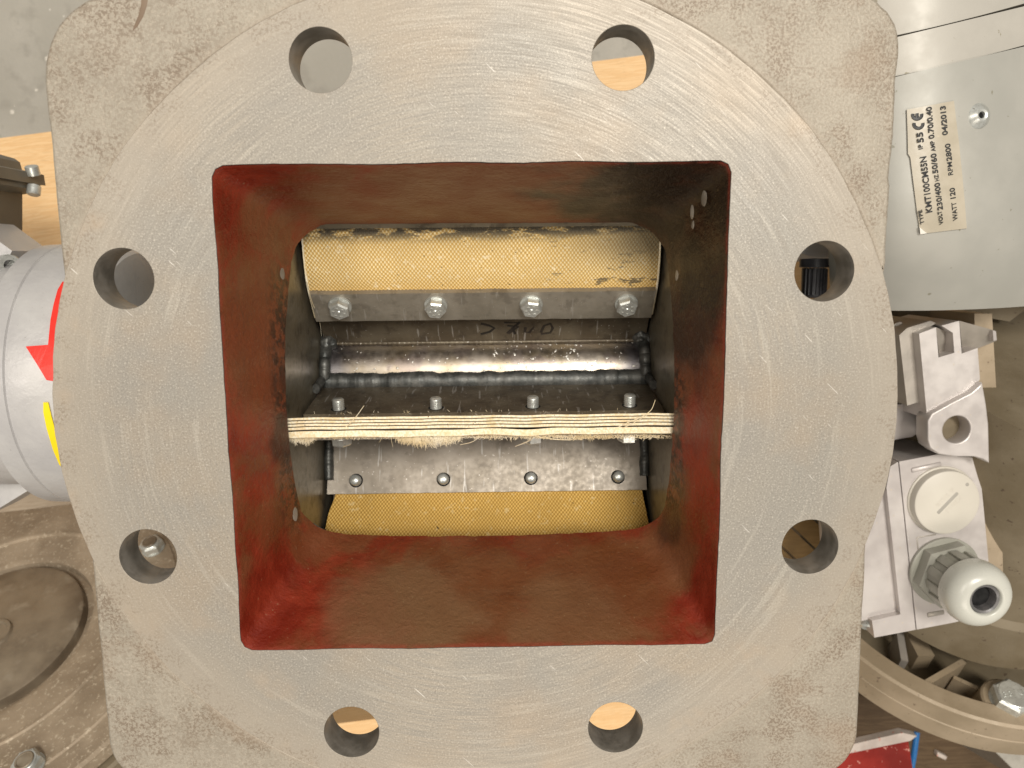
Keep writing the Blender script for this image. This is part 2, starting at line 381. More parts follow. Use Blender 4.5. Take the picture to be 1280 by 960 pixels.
M_WHITE = simple('white_worn_paint', (.42, .36, .32), (.54, .47, .42), .4, 0, .1, .2, .5, (.3, .6, .68, (.5, .2, .15)))
M_BLUE = simple('blue_cable', (.01, .12, .36), (.015, .15, .40), .35)

def wood(name, c1, c2, knots=True):
    g = G(name, .55, 0, .3)
    x, y, z = g.xyz()
    v = g.comb(g.ma('MULTIPLY', x, .07), y, g.ma('MULTIPLY', z, 1.0))
    n = g.noise(.22, 5, .6, v, 1.2); w = g.ma('SINE', g.ma('MULTIPLY', n, 34.0)); fine = g.noise(1.5, 3, .6, v)
    c = g.mix(g.ramp(w, -2.0, 2.4), c1, c2)
    c = g.mix(g.ma('MULTIPLY', g.ramp(fine, .5, .7), .4), c, tuple(q*.72 for q in c1))
    c = g.mix(g.ma('MULTIPLY', g.ramp(g.noise(.03, 3), .55, .7), .3), c, tuple(q*.6 for q in c1))
    g.col(c); g.bump(fine, .3, .2); return g.m
M_WOOD = wood('pine_board', (.78, .49, .23), (.88, .62, .34))
M_WOODG = wood('weathered_board', (.40, .32, .235), (.50, .42, .32))
M_WOODB = wood('brown_lath', (.28, .17, .065), (.36, .23, .09))
M_WOODK = wood('dark_shaded_wood', (.075, .045, .022), (.13, .085, .045))  # wood colour darkened to paint the shade on the timber block
g = G('concrete_floor', .7, 0, .3)
x, y, z = g.xyz()
c = g.mix(g.ramp(g.noise(.01, 5), .35, .65), (.40, .38, .33), (.49, .465, .41))
c = g.mix(g.ma('MULTIPLY', g.ramp(g.noise(.05, 5, .65), .5, .66), .6), c, (.32, .30, .26))
c = g.mix(g.ramp(g.noise(.075, 2, .5, g.comb(x, g.ma('MULTIPLY', y, .8), 5.0)), .735, .75), c, (.72, .68, .60))
c = g.mix(g.ramp(g.noise(.18, 2, .5), .745, .76), c, (.75, .72, .66))
c = g.mix(g.ma('MULTIPLY', g.ramp(g.noise(.4, 4), .5, .62), .3), c, (.42, .40, .36))
g.col(c); g.bump(g.noise(.3, 5), .3, .8); M_CONC = g.m

# ---------------------------------------------------------------- setting
FL = -430; PT = -240
tag(mesh('floor', [(-4000, -4000, FL), (4000, -4000, FL), (4000, 4000, FL), (-4000, 4000, FL)], [(0, 1, 2, 3)], M_CONC), kind='structure')

# timber pallet under the valve, turned about 6.6 degrees
pal = tag(empty('wooden_pallet', (0, 0, PT)), 'pine pallet with bright bare boards under the square cast flange', 'pallet')
A6 = R(6.6)
def deck(v0, v1, u0, u1, z1=PT, th=20, m=M_WOOD, name='deck_board'):
    o = box(name, u0, u1, v0, v1, z1-th, z1, m, None, 1.0)
    o.parent = pal; o.location = (0, 0, -PT*MM); o.rotation_euler = (0, 0, A6); return o
deck(66, 160.5, -520, 330); deck(-36, 65, -520, 330); deck(-352, -246.5, -330, 120)
deck(-130, -58, -520, -110, PT-30, 18, M_WOODG)
deck(-57, -37, -520, -110, PT-22, 26, M_WOODB, 'edge_strip')
deck(-230, -60, -100, 150, PT-60, 18, M_WOODG, 'lower_board')
for u in (-520, -60, 120): deck(-345, 150, u, u+70, PT-20.5, 90, M_WOODG, 'bearer')
# brown laths seen slantwise through a bolt hole
for k in range(4):
    a = at(958+k*14, 700-k*1-30+0, -205); u = Vector((.72, -.69, 0)).normalized(); v = Vector((-u.y, u.x, 0))
    c0 = at(1002, 678, -205) + v*(13*(k-1.3))
    pts = [c0 - u*38 - v*5.8, c0 + u*38 - v*5.8, c0 + u*38 + v*5.8, c0 - u*38 + v*5.8]
    lo = prism('brown_lath', [(p.x, p.y) for p in pts], -214, -205 - (k % 2)*.8, M_WOODB, None, .4)
    tag(lo, ['brown wooden lath lying aslant at the upper edge of the lower right bolt hole', 'second brown lath from the top inside the lower right bolt hole', 'third brown lath from the top inside the lower right bolt hole', 'lowest brown lath, nearly hidden, inside the lower right bolt hole'][3-k], 'lath', 'brown laths beneath the lower right bolt hole')

# ---------------------------------------------------------------- the rotary valve
valve = tag(empty('rotary_valve', (0, 0, -238)), 'cast metal rotary valve with round bored flange, red oxide throat and fabric-tipped rotor vanes', 'rotary valve')
VOFF = Vector((0, 0, 238*MM))
def vp(o): o.parent = valve; o.location = o.location + VOFF; return o

def densify(pts, step, jit=0, seed=0, closed=True):
    out = []; n = len(pts)
    for i in range(n):
        a = Vector(pts[i]); b = Vector(pts[(i+1) % n]); k = max(1, int((b-a).length/step))
        for j in range(k):
            p = a.lerp(b, j/k)
            q = Vector((p.x*.06+seed, p.y*.06, seed)); q2 = Vector((p.x*.35+seed, p.y*.35, seed))
            p = p + Vector((noise.noise(q), noise.noise(q+Vector((9, 9, 9)))))*jit + Vector((noise.noise(q2), noise.noise(q2+Vector((5, 5, 5)))))*jit*.45
            out.append(p)
    return out
def rounded(corners, rad, seg=6):
    out = []; n = len(corners)
    for i in range(n):
        p = Vector(corners[i]); a = Vector(corners[i-1]); b = Vector(corners[(i+1) % n])
        rr = rad[i] if isinstance(rad, (list, tuple)) else rad
        da = (a-p).normalized(); db = (b-p).normalized()
        half = da.angle(db)/2; dist = rr/math.tan(half); cen = p + (da+db).normalized()*(rr/math.sin(half))
        s = p+da*dist-cen; e = p+db*dist-cen
        a0 = math.atan2(s.y, s.x); a1 = math.atan2(e.y, e.x); d = (a1-a0+math.pi) % (2*math.pi)-math.pi
        for k in range(seg+1):
            t = a0+d*k/seg; out.append(cen+Vector((math.cos(t), math.sin(t)))*rr)
    return out
OPEN = [(-80.9, 80.2), (79.8, 80.0), (79.6, -80.2), (-81.8, -79.6)]
NPT = 240
def resample(lp, n):
    L = [0]; m = len(lp)
    for i in range(m): L.append(L[-1] + (lp[(i+1) % m]-lp[i]).length)
    out = []; j = 0
    for k in range(n):
        t = L[-1]*k/n
        while L[j+1] < t: j += 1
        f = (t-L[j])/max(1e-9, L[j+1]-L[j]); out.append(lp[j].lerp(lp[(j+1) % m], f))
    return out
def square_loop(corners, rad, n=NPT):
    """same number of points on each side so that two loops can be lofted"""
    rl = rounded(corners, rad, 8); per = n//4; out = []; k = 9
    for i in range(4):
        seg = rl[i*k+4:(i+1)*k] + rl[((i+1) % 4)*k:((i+1) % 4)*k+5]
        L = [0]
        for a, b in zip(seg, seg[1:]): L.append(L[-1]+(b-a).length)
        j = 0
        for q in range(per):
            t = L[-1]*q/per
            while L[j+1] < t: j += 1
            out.append(seg[j].lerp(seg[j+1], (t-L[j])/max(1e-9, L[j+1]-L[j])))
    return out
top_loop = []
for p in square_loop([Vector(c) for c in OPEN], [4, 3.5, 3, 4]):
    q = Vector((p.x*.05, p.y*.05, 1.3)); q2 = Vector((p.x*.3, p.y*.3, 4))
    top_loop.append(p + p.normalized()*(noise.noise(q)*.5 + noise.noise(q2)*.16))
hole_c = [(120*math.cos(R(a)), 120*math.sin(R(a))) for a in range(22, 382, 45)]
hole_c = [(120*math.cos(R(22.5+45*k)), 120*math.sin(R(22.5+45*k))) for k in range(8)]
HR = 9.55
def circ(c, r, n=72): return [(c[0]+r*math.cos(2*math.pi*k/n), c[1]+r*math.sin(2*math.pi*k/n)) for k in range(n)]
hl = [circ(c, HR) for c in hole_c]
hole_in = [p + p.normalized()*.25 for p in top_loop]
rim = []
for k in range(360):
    a = R(k); rr = 137.3 + .5*noise.noise(Vector((math.cos(a)*4, math.sin(a)*4, 0))) + .25*noise.noise(Vector((math.cos(a)*22, math.sin(a)*22, 0)))
    rim.append((rr*math.cos(a), rr*math.sin(a)))
THK = 13.5
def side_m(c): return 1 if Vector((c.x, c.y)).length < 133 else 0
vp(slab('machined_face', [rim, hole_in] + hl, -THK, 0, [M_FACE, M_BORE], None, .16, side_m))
# four rough cast corners outside the turned disc
def corner(sx, sy, cx, cy, rad, z1, seed, wob):
    a0 = math.acos(129.8/136.9)
    arc = [(136.9*math.cos(t)*sx, 136.9*math.sin(t)*sy) for t in [a0+(math.pi/2-2*a0+.0)*k/30 for k in range(31)]]
    q0 = Vector((129.8*sx, 136.9*math.sin(a0)*sy)); q1 = Vector((136.9*math.cos(math.pi/2-a0)*sx, 129.8*sy))
    P = Vector((cx, cy)); da = (q1-P).normalized(); db = (q0-P).normalized()
    rd = rounded([q1, P, q0], [0.01, rad, 0.01], 14)[15:30]
    out = densify(rd[:] , 3, 0, seed)
    pts = [Vector(q1)] + rd + [Vector(q0)]
    ed = []
    for a, b in zip(pts, pts[1:]):
        k = max(1, int((b-a).length/2.5))
        for j in range(k):
            p = a.lerp(b, j/k); n1 = noise.noise(Vector((p.x*.08+seed, p.y*.08, seed))); n2 = noise.noise(Vector((p.x*.3, p.y*.3+seed, 2)))
            ed.append(p + p.normalized()*(n1*wob + n2*wob*.5))
    loop = [Vector(p) for p in arc] + ed[1:]
    vp(slab('cast_corner', [loop], -THK, z1, [M_CAST], None, .9))
corner(-1, 1, -129.6, 131.5, 26, -.45, 3, .35)
corner(1, 1, 130.6, 131.5, 20, -.06, 8, 1.0)
corner(1, -1, 131.5, -132.5, 17, -.08, 14, .3)
corner(-1, -1, -130.2, -132.0, 19, -.4, 21, .35)

bm = bmesh.new(); sweep(bm, [Vector((at(a, b, -.4).x, at(a, b, -.4).y, -.42)) for a, b in ((181, -6), (180, 6), (176, 20), (170, 32), (166, 38))], [1.0, .9, .7, .5, .1], 8, .15)
vp(frombm('casting_seam', bm, simple('rusty_seam', (.16, .11, .075), (.22, .16, .11), .7), None, 60))
# throat: loft from the square mouth to the saddle-shaped opening over the rotor
AX_Y, AX_Z, RC = -1.84, -119.3, 86.0
bot_loop0 = square_loop([Vector((-71.6, 64.8)), Vector((71.4, 64.4)), Vector((71.4, -58.6)), Vector((-71.6, -58.6))], [12, 13, 14, 16])
bot_loop = [Vector((p.x, p.y - (2.6*(1-(p.x/60)**2) if (p.y < -50 and abs(p.x) < 60) else 0))) for p in bot_loop0]
NR = 16; vs = []; fs = []
for k in range(NR+1):
    f = k/NR
    for i in range(NPT):
        a = top_loop[i]; b = bot_loop[i]; zb = AX_Z + math.sqrt(max(1, RC**2-(b.y-AX_Y)**2))
        ff = f**.93; p = a.lerp(b, ff); zz = .05 + (zb-.05)*f
        if 0 < k < NR:
            q = Vector((p.x*.06, p.y*.06, zz*.06)); d = noise.noise(q)*.8*math.sin(math.pi*f); p = p + p.normalized()*d
        if k == NR:
            p = p + p.normalized()*noise.noise(Vector((p.x*.25, p.y*.25, 7)))*.45
        vs.append((p.x, p.y, zz))
for i in range(NPT):       # lower lip turned outwards under the casing wall
    b = bot_loop[i]; zb = AX_Z + math.sqrt(max(1, RC**2-(b.y-AX_Y)**2)); p = b + b.normalized()*3.0
    vs.append((p.x, p.y, zb-1.2))
for k in range(NR+1):
    for i in range(NPT):
        j = (i+1) % NPT; fs.append((k*NPT+i, k*NPT+j, (k+1)*NPT+j, (k+1)*NPT+i))
vp(mesh('throat', vs, fs, M_RED, None, 50))
# outer neck and casing of the valve
def loft_simple(name, l0, z0, l1, z1, m):
    n = len(l0); v = [(p.x, p.y, z0) for p in l0] + [(p.x, p.y, z1) for p in l1]
    return mesh(name, v, [(i, (i+1) % n, n+(i+1) % n, n+i) for i in range(n)], m, None, 50)
vp(loft_simple('neck', [p*1.10 for p in top_loop], -THK, [Vector((p.x*1.12, p.y*1.12)) for p in bot_loop], -75, M_CASEOUT))
def part_cyl(name, r0, r1, a0, a1, x0, x1, m, n=60):
    v = []; f = []
    for k in range(n+1):
        a = R(a0+(a1-a0)*k/n)
        for r_ in (r0, r1):
            for x_ in (x0, x1): v.append((x_, AX_Y+r_*math.sin(a), AX_Z+r_*math.cos(a)))
    for k in range(n):
        q = k*4; w = q+4
        f += [(q, q+1, w+1, w), (q+2, w+2, w+3, q+3), (q, w, w+2, q+2), (q+1, q+3, w+3, w+1)]
    f += [(0, 2, 3, 1), (n*4, n*4+1, n*4+3, n*4+2)]
    return mesh(name, v, f, m, None, 40)
vp(part_cyl('casing', 86.2, 96, 49.5, 310.5, -80, 80, M_DISC))
for s in (-1, 1):
    vp(lathe('end_cover', [(0, 0), (112, 0), (114, 2), (114, 10), (112, 12), (60, 12), (58, 24), (30, 26), (0, 26)], (s*80.5, AX_Y, AX_Z), (s, 0, 0), M_CASEOUT, None, 72))
vp(slab('base_flange', [[(-120, -120), (120, -120), (120, 120), (-120, 120)]], -238, -222, [M_CAST], None, .8))
vp(box('base_neck', -84, 84, -84, 84, -223, -200, M_CASEOUT))

# rotor: end discs, tube, vanes
XC = .34
for s in (-1, 1):
    vp(lathe('end_disc', [(0, 0), (83.2, 0), (84, .8), (84, 4.4), (0, 4.4)], (s*75.0+XC, AX_Y, AX_Z), (s, 0, 0), M_DISC, None, 120))
tb = vp(lathe('shaft_tube', [(19.5, -74.8), (19.5, 74.8)], (XC, AX_Y, AX_Z), (1, 0, 0), M_TUBE, None, 72))
tb['label'] = 'shiny heat-tinted tube with weld spatter'
def blobby(name, pts, rad, m, seg=9, flat=.7, rip=0.0, step=2.4, up=Vector((0, 0, 1))):
    bm = bmesh.new(); P = []; Rr = []
    for a, b in zip(pts, pts[1:]):
        a = Vector(a); b = Vector(b); n = max(2, int((b-a).length/.6))
        for k in range(n):
            p = a.lerp(b, k/n); t = (p-Vector(pts[0])).length
            P.append(p); Rr.append(rad*(1+rip*abs(math.sin(math.pi*t/step)) + .16*noise.noise(p*.22) + .03*noise.noise(p*.8)))
    P.append(Vector(pts[-1])); Rr.append(rad)
    sweep(bm, P, Rr, seg, flat, up); return frombm(name, bm, m, None, 60)
phi0 = -.15
S0 = lambda s, n: (AX_Y + s*math.sin(phi0)+n*math.cos(phi0), AX_Z + s*math.cos(phi0)-n*math.sin(phi0))
y0, z0 = S0(18.4, 1.2)
wb = vp(blobby('weld_bead', [(-73+XC, y0, z0), (73+XC, y0, z0)], 4.8, M_WELD, 14, .75, .035, 1.5))
phi1 = phi0 + math.pi/3
yy, zz = AX_Y+19.3*math.sin(phi1)+.6, AX_Z+19.3*math.cos(phi1)+.8
vp(blobby('weld_bead', [(-74+XC, yy, zz), (74+XC, yy, zz)], .7, M_PLATED, 8, .7, .3, 2.2))
for s in (-1, 1):
    # fillet where tube, vane and disc are welded together
    q = []
    for k in range(9):
        a = .05+.85*k/8; rr = 19.5+(1.5 if k % 2 else .8)
        q.append((s*(72.6-.5*noise.noise(Vector((k, s, 0))))+XC, AX_Y+rr*math.sin(a), AX_Z+rr*math.cos(a)))
    vp(blobby('weld_bead', q, 2.9, M_WELD, 10, .9, .05, 1.7, Vector((1, 0, 0))))
    q0_ = Vector(q[-1]); bmc = bmesh.new(); bmesh.ops.create_icosphere(bmc, subdivisions=4, radius=4.2, matrix=Matrix.Translation(q0_+Vector((-s*.6, .5, .8))))
    for v in bmc.verts: v.co += (v.co-q0_).normalized()*(noise.noise(v.co*.35)*1.5+noise.noise(v.co*1.1)*.4)
    vp(frombm('weld_lump', bmc, M_WELD, None, 80))
# spatter flecks stuck to the tube
bm = bmesh.new()
for k in range(150):
    x_ = random.uniform(-66, 68) if random.random() < .3 else random.gauss(22, 20)
    x_ = max(-68, min(68, x_)); a = random.uniform(.1, .85); rr = random.choice((.18, .22, .28, .4, .55))*random.uniform(.7, 1.2)
    p = Vector((x_, AX_Y+19.55*math.sin(a), AX_Z+19.55*math.cos(a)))
    mt = Matrix.Translation(p) @ Matrix.Rotation(-a, 4, 'X') @ Matrix.Rotation(random.uniform(0, 3), 4, 'Z') @ Matrix.Diagonal((random.uniform(1, 2.0), 1, .4, 1))
    bmesh.ops.create_icosphere(bm, subdivisions=1, radius=rr, matrix=mt)
sp_ = vp(frombm('weld_spatter', bm, M_SPAT, None, 60)); sp_['kind'] = 'stuff'

def hexprism(bm, c, r, h, axis=2, rot=0):
    vb = []
    for zz_ in (0, h*.8, h):
        rr = r if zz_ < h else r*.86
        vb.append([bm.verts.new((c[0]+rr*math.cos(rot+math.pi*k/3), c[1]+rr*math.sin(rot+math.pi*k/3), c[2]+zz_)) for k in range(6)])
    for a, b in zip(vb, vb[1:]):
        for k in range(6): bm.faces.new((a[k], a[(k+1) % 6], b[(k+1) % 6], b[k]))
    bm.faces.new(vb[-1]); bm.faces.new(list(reversed(vb[0])))
def make_bolt(c, rot, m=M_ZINC):
    """hex head with washer and raised grade marks, local +Z up"""
    bm = bmesh.new()
    bmesh.ops.create_cone(bm, cap_ends=True, segments=28, radius1=4.9, radius2=4.9, depth=.9, matrix=Matrix.Translation((c[0], c[1], c[2]+.45)))
    hexprism(bm, (c[0], c[1], c[2]+.9), 4.55, 3.7, rot=rot)
    for k in range(6):
        a = rot+math.pi*k/3+.3; mt = Matrix.Translation((c[0]+2.3*math.cos(a), c[1]+2.3*math.sin(a), c[2]+4.6))
        bmesh.ops.create_icosphere(bm, subdivisions=1, radius=.62, matrix=mt @ Matrix.Diagonal((1.2, .9, .5, 1)))
    bmesh.ops.create_cone(bm, cap_ends=True, segments=12, radius1=1.1, radius2=.7, depth=.5, matrix=Matrix.Translation((c[0], c[1], c[2]+4.7)))
    return frombm('bolt', bm, m, None, 25)
def make_stud(c, L, m=M_ZINC):
    """threaded end sticking out along local -Z"""
    prof = [(0, -L), (1.9, -L), (2.35, -L+.5)]
    zc = -L+.5; 
    while zc < -.8: prof += [(2.45, zc+.25), (2.05, zc+.55)]; zc += .8
    prof += [(2.4, 0)]
    return lathe('threaded_end', prof, c, (0, 0, 1), m, None, 20, 60)
FT = 6.4
def make_vane(phi, fab, label, seed, w0=72.4, w1=72.4, frayed=False, ends=True, lh=0, rh=0, bend=.40, off=0.0):
    v = mesh('vane', *plate_geo(), M_PLATE if seed == 9 else M_PLATED, None, 30)
    v.location = Vector((XC, AX_Y-off*math.cos(phi), AX_Z+off*math.sin(phi)))*MM; v.rotation_euler = (math.pi/2-phi, 0, 0)
    v['label'] = label
    # clamp strip
    bm = bmesh.new(); L = []
    nx = 60
    for k in range(nx+1):
        x_ = -72.2+144.4*k/nx
        L.append((x_, 42.2+.25*noise.noise(Vector((x_*.15, seed, 0))), 57.4+.3*noise.noise(Vector((x_*.12, seed, 4)))))
    loop = [(a, b) for a, b, c in L] + [(a, c) for a, b, c in reversed(L)]
    tpv = [bm.verts.new((p[0], p[1], FT+2.4)) for p in loop]; btv = [bm.verts.new((p[0], p[1], FT)) for p in loop]
    bm.faces.new(tpv); bm.faces.new(list(reversed(btv)))
    for i in range(len(loop)): bm.faces.new((tpv[i], btv[i], btv[(i+1) % len(loop)], tpv[(i+1) % len(loop)]))
    o = frombm('clamp_strip', bm, M_STRIP, None, 30, .25); o.parent = v
    # belt wiper: five plies, bent back beyond the plate
    nply = 5; MS = [0, 1.02, 2.04, 3.06, 4.08, FT]
    TL = 28.5
    def centre(s_, m_):
        """s_ along the ply, m_ offset; beyond 57 the belt bends towards -m"""
        if s_ <= 55: return s_, m_
        u_ = min(1.0, (s_-55)/14); ang = .36*u_**1.0; ds = s_-55
        a_ = ang; 
        # integrate the bend
        n_ = 8; ps = 55.0; pm = 0.0
        for q in range(n_):
            ss = ds*(q+.5)/n_; aa = bend*min(1.0, ss/14); ps += math.cos(aa)*ds/n_; pm -= math.sin(aa)*ds/n_
        aa = bend*min(1.0, ds/14)
        return ps + math.sin(aa)*m_, pm + math.cos(aa)*m_
    for q in range(nply):
        vs_, fs_ = [], []; nx = 150; ns = 14
        last = q == (nply-1); m0, m1 = MS[q]+.05, MS[q+1]-(.17 if (frayed and q != 3) else .07)
        grid = {}
        for i in range(nx+1):
            fx = i/nx
            for j in range(ns+1):
                fsj = j/ns
                tip = TL + .5*noise.noise(Vector((fx*22, q*3.1+seed, 0))) + (.25*noise.noise(Vector((fx*90, q*7+seed, 2))))
                if frayed and last: tip += -1.0 + 1.7*noise.noise(Vector((fx*7, seed, 5)))
                s_ = 41.8 + (13.2+tip)*fsj; 
                hw0 = w0; hw = w0+(w1-w0)*max(0, (s_-57))/28
                lx = -hw + lh*max(0, 1-abs(s_-57)/8 if s_ > 57 else 1)
                x_ = lx + (hw-lx)*fx if False else (-hw+lh*max(0, 1-(max(0, s_-57))/9)) + (2*hw-(lh+rh)*max(0, 1-(max(0, s_-57))/9))*fx
                splay = 0
                if frayed: 
                    splay = (q-1)*.20*max(0, (s_-66)/20)**1.2
                    if last: splay += max(0, (s_-70)/15)*(.35+.7*noise.noise(Vector((fx*9, 3, seed))))
                wav = .18*noise.noise(Vector((x_*.09, s_*.05, seed)))*max(0, (s_-57)/20)
                for b_, mm_ in enumerate((m0, m1 + (splay*.35 if (frayed and last) else 0))):
                    ss, m_ = centre(s_, mm_+splay+wav); 
                    if frayed: ss += .12*noise.noise(Vector((x_*1.1, q, j*.2)))
                    vs_.append((x_, ss, m_)); grid[i, j, b_] = len(vs_)-1
        for i in range(nx):
            for j in range(ns):
                fs_.append((grid[i, j, 0], grid[i, j+1, 0], grid[i+1, j+1, 0], grid[i+1, j, 0]))
                fs_.append((grid[i, j, 1], grid[i+1, j, 1], grid[i+1, j+1, 1], grid[i, j+1, 1]))
            fs_.append((grid[i, ns, 0], grid[i, ns, 1], grid[i+1, ns, 1], grid[i+1, ns, 0]))
            fs_.append((grid[i, 0, 0], grid[i+1, 0, 0], grid[i+1, 0, 1], grid[i, 0, 1]))
        for j in range(ns):
            fs_.append((grid[0, j, 0], grid[0, j, 1], grid[0, j+1, 1], grid[0, j+1, 0]))
            fs_.append((grid[nx, j, 0], grid[nx, j+1, 0], grid[nx, j+1, 1], grid[nx, j, 1]))
        me_ = mesh('wiper_ply', vs_, fs_, [fab, M_PLY], v, 40)
        for p in me_.data.polygons:
            cx_ = p.center/MM
            if abs(p.normal.x) > .6 or (abs(p.normal.z) < .75 and cx_.y > 76): p.material_index = 1
        # thin rubber skim between the plies, set back from the tip
        if q < nply-1:
            vv = []; ff = []; n_ = 12
            for j in range(n_+1):
                s_ = 38+(17+TL-(.9 if not frayed else 1.1))*j/n_; ex = (q-.5)*.20*max(0, (s_-66)/20)**1.2 if frayed else 0
                for sx_ in (-w0+1, w0-1):
                    for mm_ in (m1-.06, MS[q+1]+.1):
                        ss, m_ = centre(s_, mm_+ex); vv.append((sx_, ss, m_))
            for j in range(n_):
                b_ = j*4; ff += [(b_, b_+2, b_+6, b_+4), (b_+1, b_+5, b_+7, b_+3), (b_, b_+4, b_+5, b_+1), (b_+2, b_+3, b_+7, b_+6)]
            ff.append((n_*4, n_*4+2, n_*4+3, n_*4+1)); ff.append((0, 1, 3, 2))
            mesh('rubber_skim', vv, ff, M_RUB, v, 30)
    if not frayed:
        for sg in (-1, 1):
            hw_ = w0; bme = bmesh.new(); q_ = []
            for j in range(30):
                s_ = 42.2+ (57+TL-4-42.2)*j/29; ss, m_ = centre(s_, FT-.1); tl = max(0, 1-(max(0, s_-57))/9)
                xx_ = -hw_-(w1-w0)*max(0, (s_-57))/28 + lh*tl if sg < 0 else hw_+(w1-w0)*max(0, (s_-57))/28 - rh*tl
                q_.append((xx_+.12*noise.noise(Vector((s_*.7, sg, seed))), ss, m_))
            sweep(bme, q_, .42, 6); frombm('frayed_edge', bme, M_FUZZ, v, 60)
    for k in range(4):
        bx_ = (k-1.5)*40.3
        b = make_bolt((bx_, 51.0+random.uniform(-.2, .2), FT+2.4), random.uniform(0, 1)); b.parent = v
        s_ = make_stud((bx_, 51.3, -2.5), 4.6+random.uniform(-.2, .3)); s_.parent = v
        w = lathe('clearance_gap', [(2.5, 0), (3.15, .02), (3.2, -.02)], (bx_, 51.3, -2.53), (0, 0, 1), M_HOLE, v, 24)
    return v
def plate_geo():
    bm = bmesh.new(); nx = 80; L0 = []; L1 = []
    for k in range(nx+1):
        x_ = -73.6+147.2*k/nx
        L1.append((x_, 57.3+.22*noise.noise(Vector((x_*.2, 2, 0)))))
        L0.append((x_, 13.0))
    loop = L0+list(reversed(L1)); n = len(loop)
    vs = [(p[0], p[1], 0) for p in loop]+[(p[0], p[1], -2.5) for p in loop]
    fs = [tuple(range(n)), tuple(reversed(range(n, 2*n)))]+[(i, n+i, n+(i+1) % n, (i+1) % n) for i in range(n)]
    return vs, fs
v0 = make_vane(phi0, M_PLY, 'upright vane seen edge on, its cream fabric tip frayed', 1, 74.2, 74.0, frayed=True, bend=.46, off=2.5)
v1 = make_vane(phi1, M_FAB_U, 'upper vane with sooty cream fabric, clamp strip and four bolt heads', 5, 73.0, 72.2)
v2 = make_vane(phi0-math.pi/3, M_FAB_L, 'lower vane, scratched bare plate with amber fabric beyond', 9, 72.2, 74.0, lh=2.2, rh=.5)
for v in (v0, v1, v2): vp(v)

# vertical end welds of the lower vane
ph2 = phi0-math.pi/3
def vpt(phi, x_, s_, n_): return (x_+XC, AX_Y+s_*math.sin(phi)+n_*math.cos(phi), AX_Z+s_*math.cos(phi)-n_*math.sin(phi))
for s in (-1, 1):
    vp(blobby('weld_bead', [vpt(ph2, s*73.0, 22, 3.6), vpt(ph2, s*73.2, 40, 3.4), vpt(ph2, s*72.6, 51, 3.2)], 2.7, M_WELD, 10, .8, .06, 1.8, Vector((1, 0, 0))))
    vp(blobby('weld_bead', [vpt(phi0, s*73.4, 20, 3.6), vpt(phi0, s*73.6, 34, 3.4)], 2.2, M_WELD, 9, .8, .06, 1.8, Vector((1, 0, 0))))
# frayed threads on the upright tip
bm = bmesh.new()
def local(phi, p): return Vector((p[0]+XC, AX_Y+p[1]*math.sin(phi)-p[2]*math.cos(phi), AX_Z+p[1]*math.cos(phi)+p[2]*math.sin(phi)))
def thread(pts, r_): sweep(bm, pts, r_, 4)
for k in range(30):
    cl = random.choice((-24, -22, -18, -28, -20, 30, 38, 45, -68, -70)); x_ = cl+random.gauss(0, 5) if random.random() < .75 else random.uniform(-72, 72)
    x_ = max(-73, min(73, x_)); s_ = 81.3+random.uniform(-3, .6); m_ = random.uniform(-1.5, 0.6)+2.3-2.6+1.2
    a = local(phi0, (x_, s_, m_)); L = random.uniform(.8, 3.2) if random.random() < .85 else random.uniform(3, 6.5)
    d = Vector((random.gauss(0, .9), -1.0, random.uniform(-.5, .5))).normalized()
    b = a + d*L*.5 + Vector((random.uniform(-.4, .4), 0, -.1)); c_ = a + d*L + Vector((random.uniform(-1, 1), 0, -L*.25))
    thread([a, b, c_], [.075, .06, .03])
def tuft(p0, p1, n, l0, l1, r0=.10):
    for _ in range(n):
        t = random.random(); px = p0+(p1-p0)*t; w_ = math.sin(math.pi*t)**.6
        a = at(px, 545.5+random.uniform(-2.5, 1.5), -41+random.uniform(-1, 1)); L = random.uniform(l0, l1)*(.3+.7*w_)
        d = Vector((random.gauss(0, .55), -1, random.uniform(-.3, .2))).normalized(); b = a+d*L*.5+Vector((random.uniform(-.5, .5), random.uniform(-.2, .2), .2)); c_ = a+d*L+Vector((random.uniform(-.7, .7), random.uniform(-.2, .6), -L*.2))
        thread([a, b, c_], [r0, r0*.85, r0*.5])
tuft(495, 575, 900, 1.0, 5.6); tuft(362, 394, 320, 1.0, 4.6); tuft(690, 765, 300, .5, 2.2); tuft(390, 500, 260, .3, 1.5); tuft(570, 695, 320, .4, 1.8); tuft(760, 843, 260, .3, 1.5)
for k in range(26):
    x_ = random.uniform(-73, 73); a = local(phi0, (x_, 83.3, -9.3+random.uniform(-.4, .3))); d = Vector((random.gauss(0, .6), .8, .4))
    thread([a, a+d*.4, a+d*random.uniform(.5, 1.3)], [.06, .05, .03])
# longer loops and stray hairs
def hair(p, r0=.13):
    q = [Vector(a) for a in p]; out = []
    for i in range(len(q)-1):
        for t in range(6): out.append(q[i].lerp(q[i+1], t/6))
    out.append(q[-1]); n = len(out)
    for _ in range(4): out = [out[0]]+[(out[i-1]+out[i]*2+out[i+1])/4 for i in range(1, n-1)]+[out[-1]]
    sweep(bm, out, [r0*(1-.6*i/n) for i in range(n)], 5)
def hp(x, y, z=-40): return at(x, y, z)
hair([hp(410, 542), hp(432, 535, -37), hp(446, 520, -33), hp(455, 507, -30)], .22)
hair([hp(668, 545), hp(690, 549, -42), hp(712, 550, -44), hp(738, 547, -41), hp(752, 541, -38)], .28)
hair([hp(676, 542), hp(700, 546, -43), hp(725, 546, -43), hp(745, 541, -38)], .2)
hair([hp(766, 537), hp(785, 528, -34), hp(805, 520, -32), hp(815, 512, -30), hp(819, 500, -28)], .24)
hair([hp(765, 541), hp(790, 530, -34), hp(812, 517, -32)], .18)
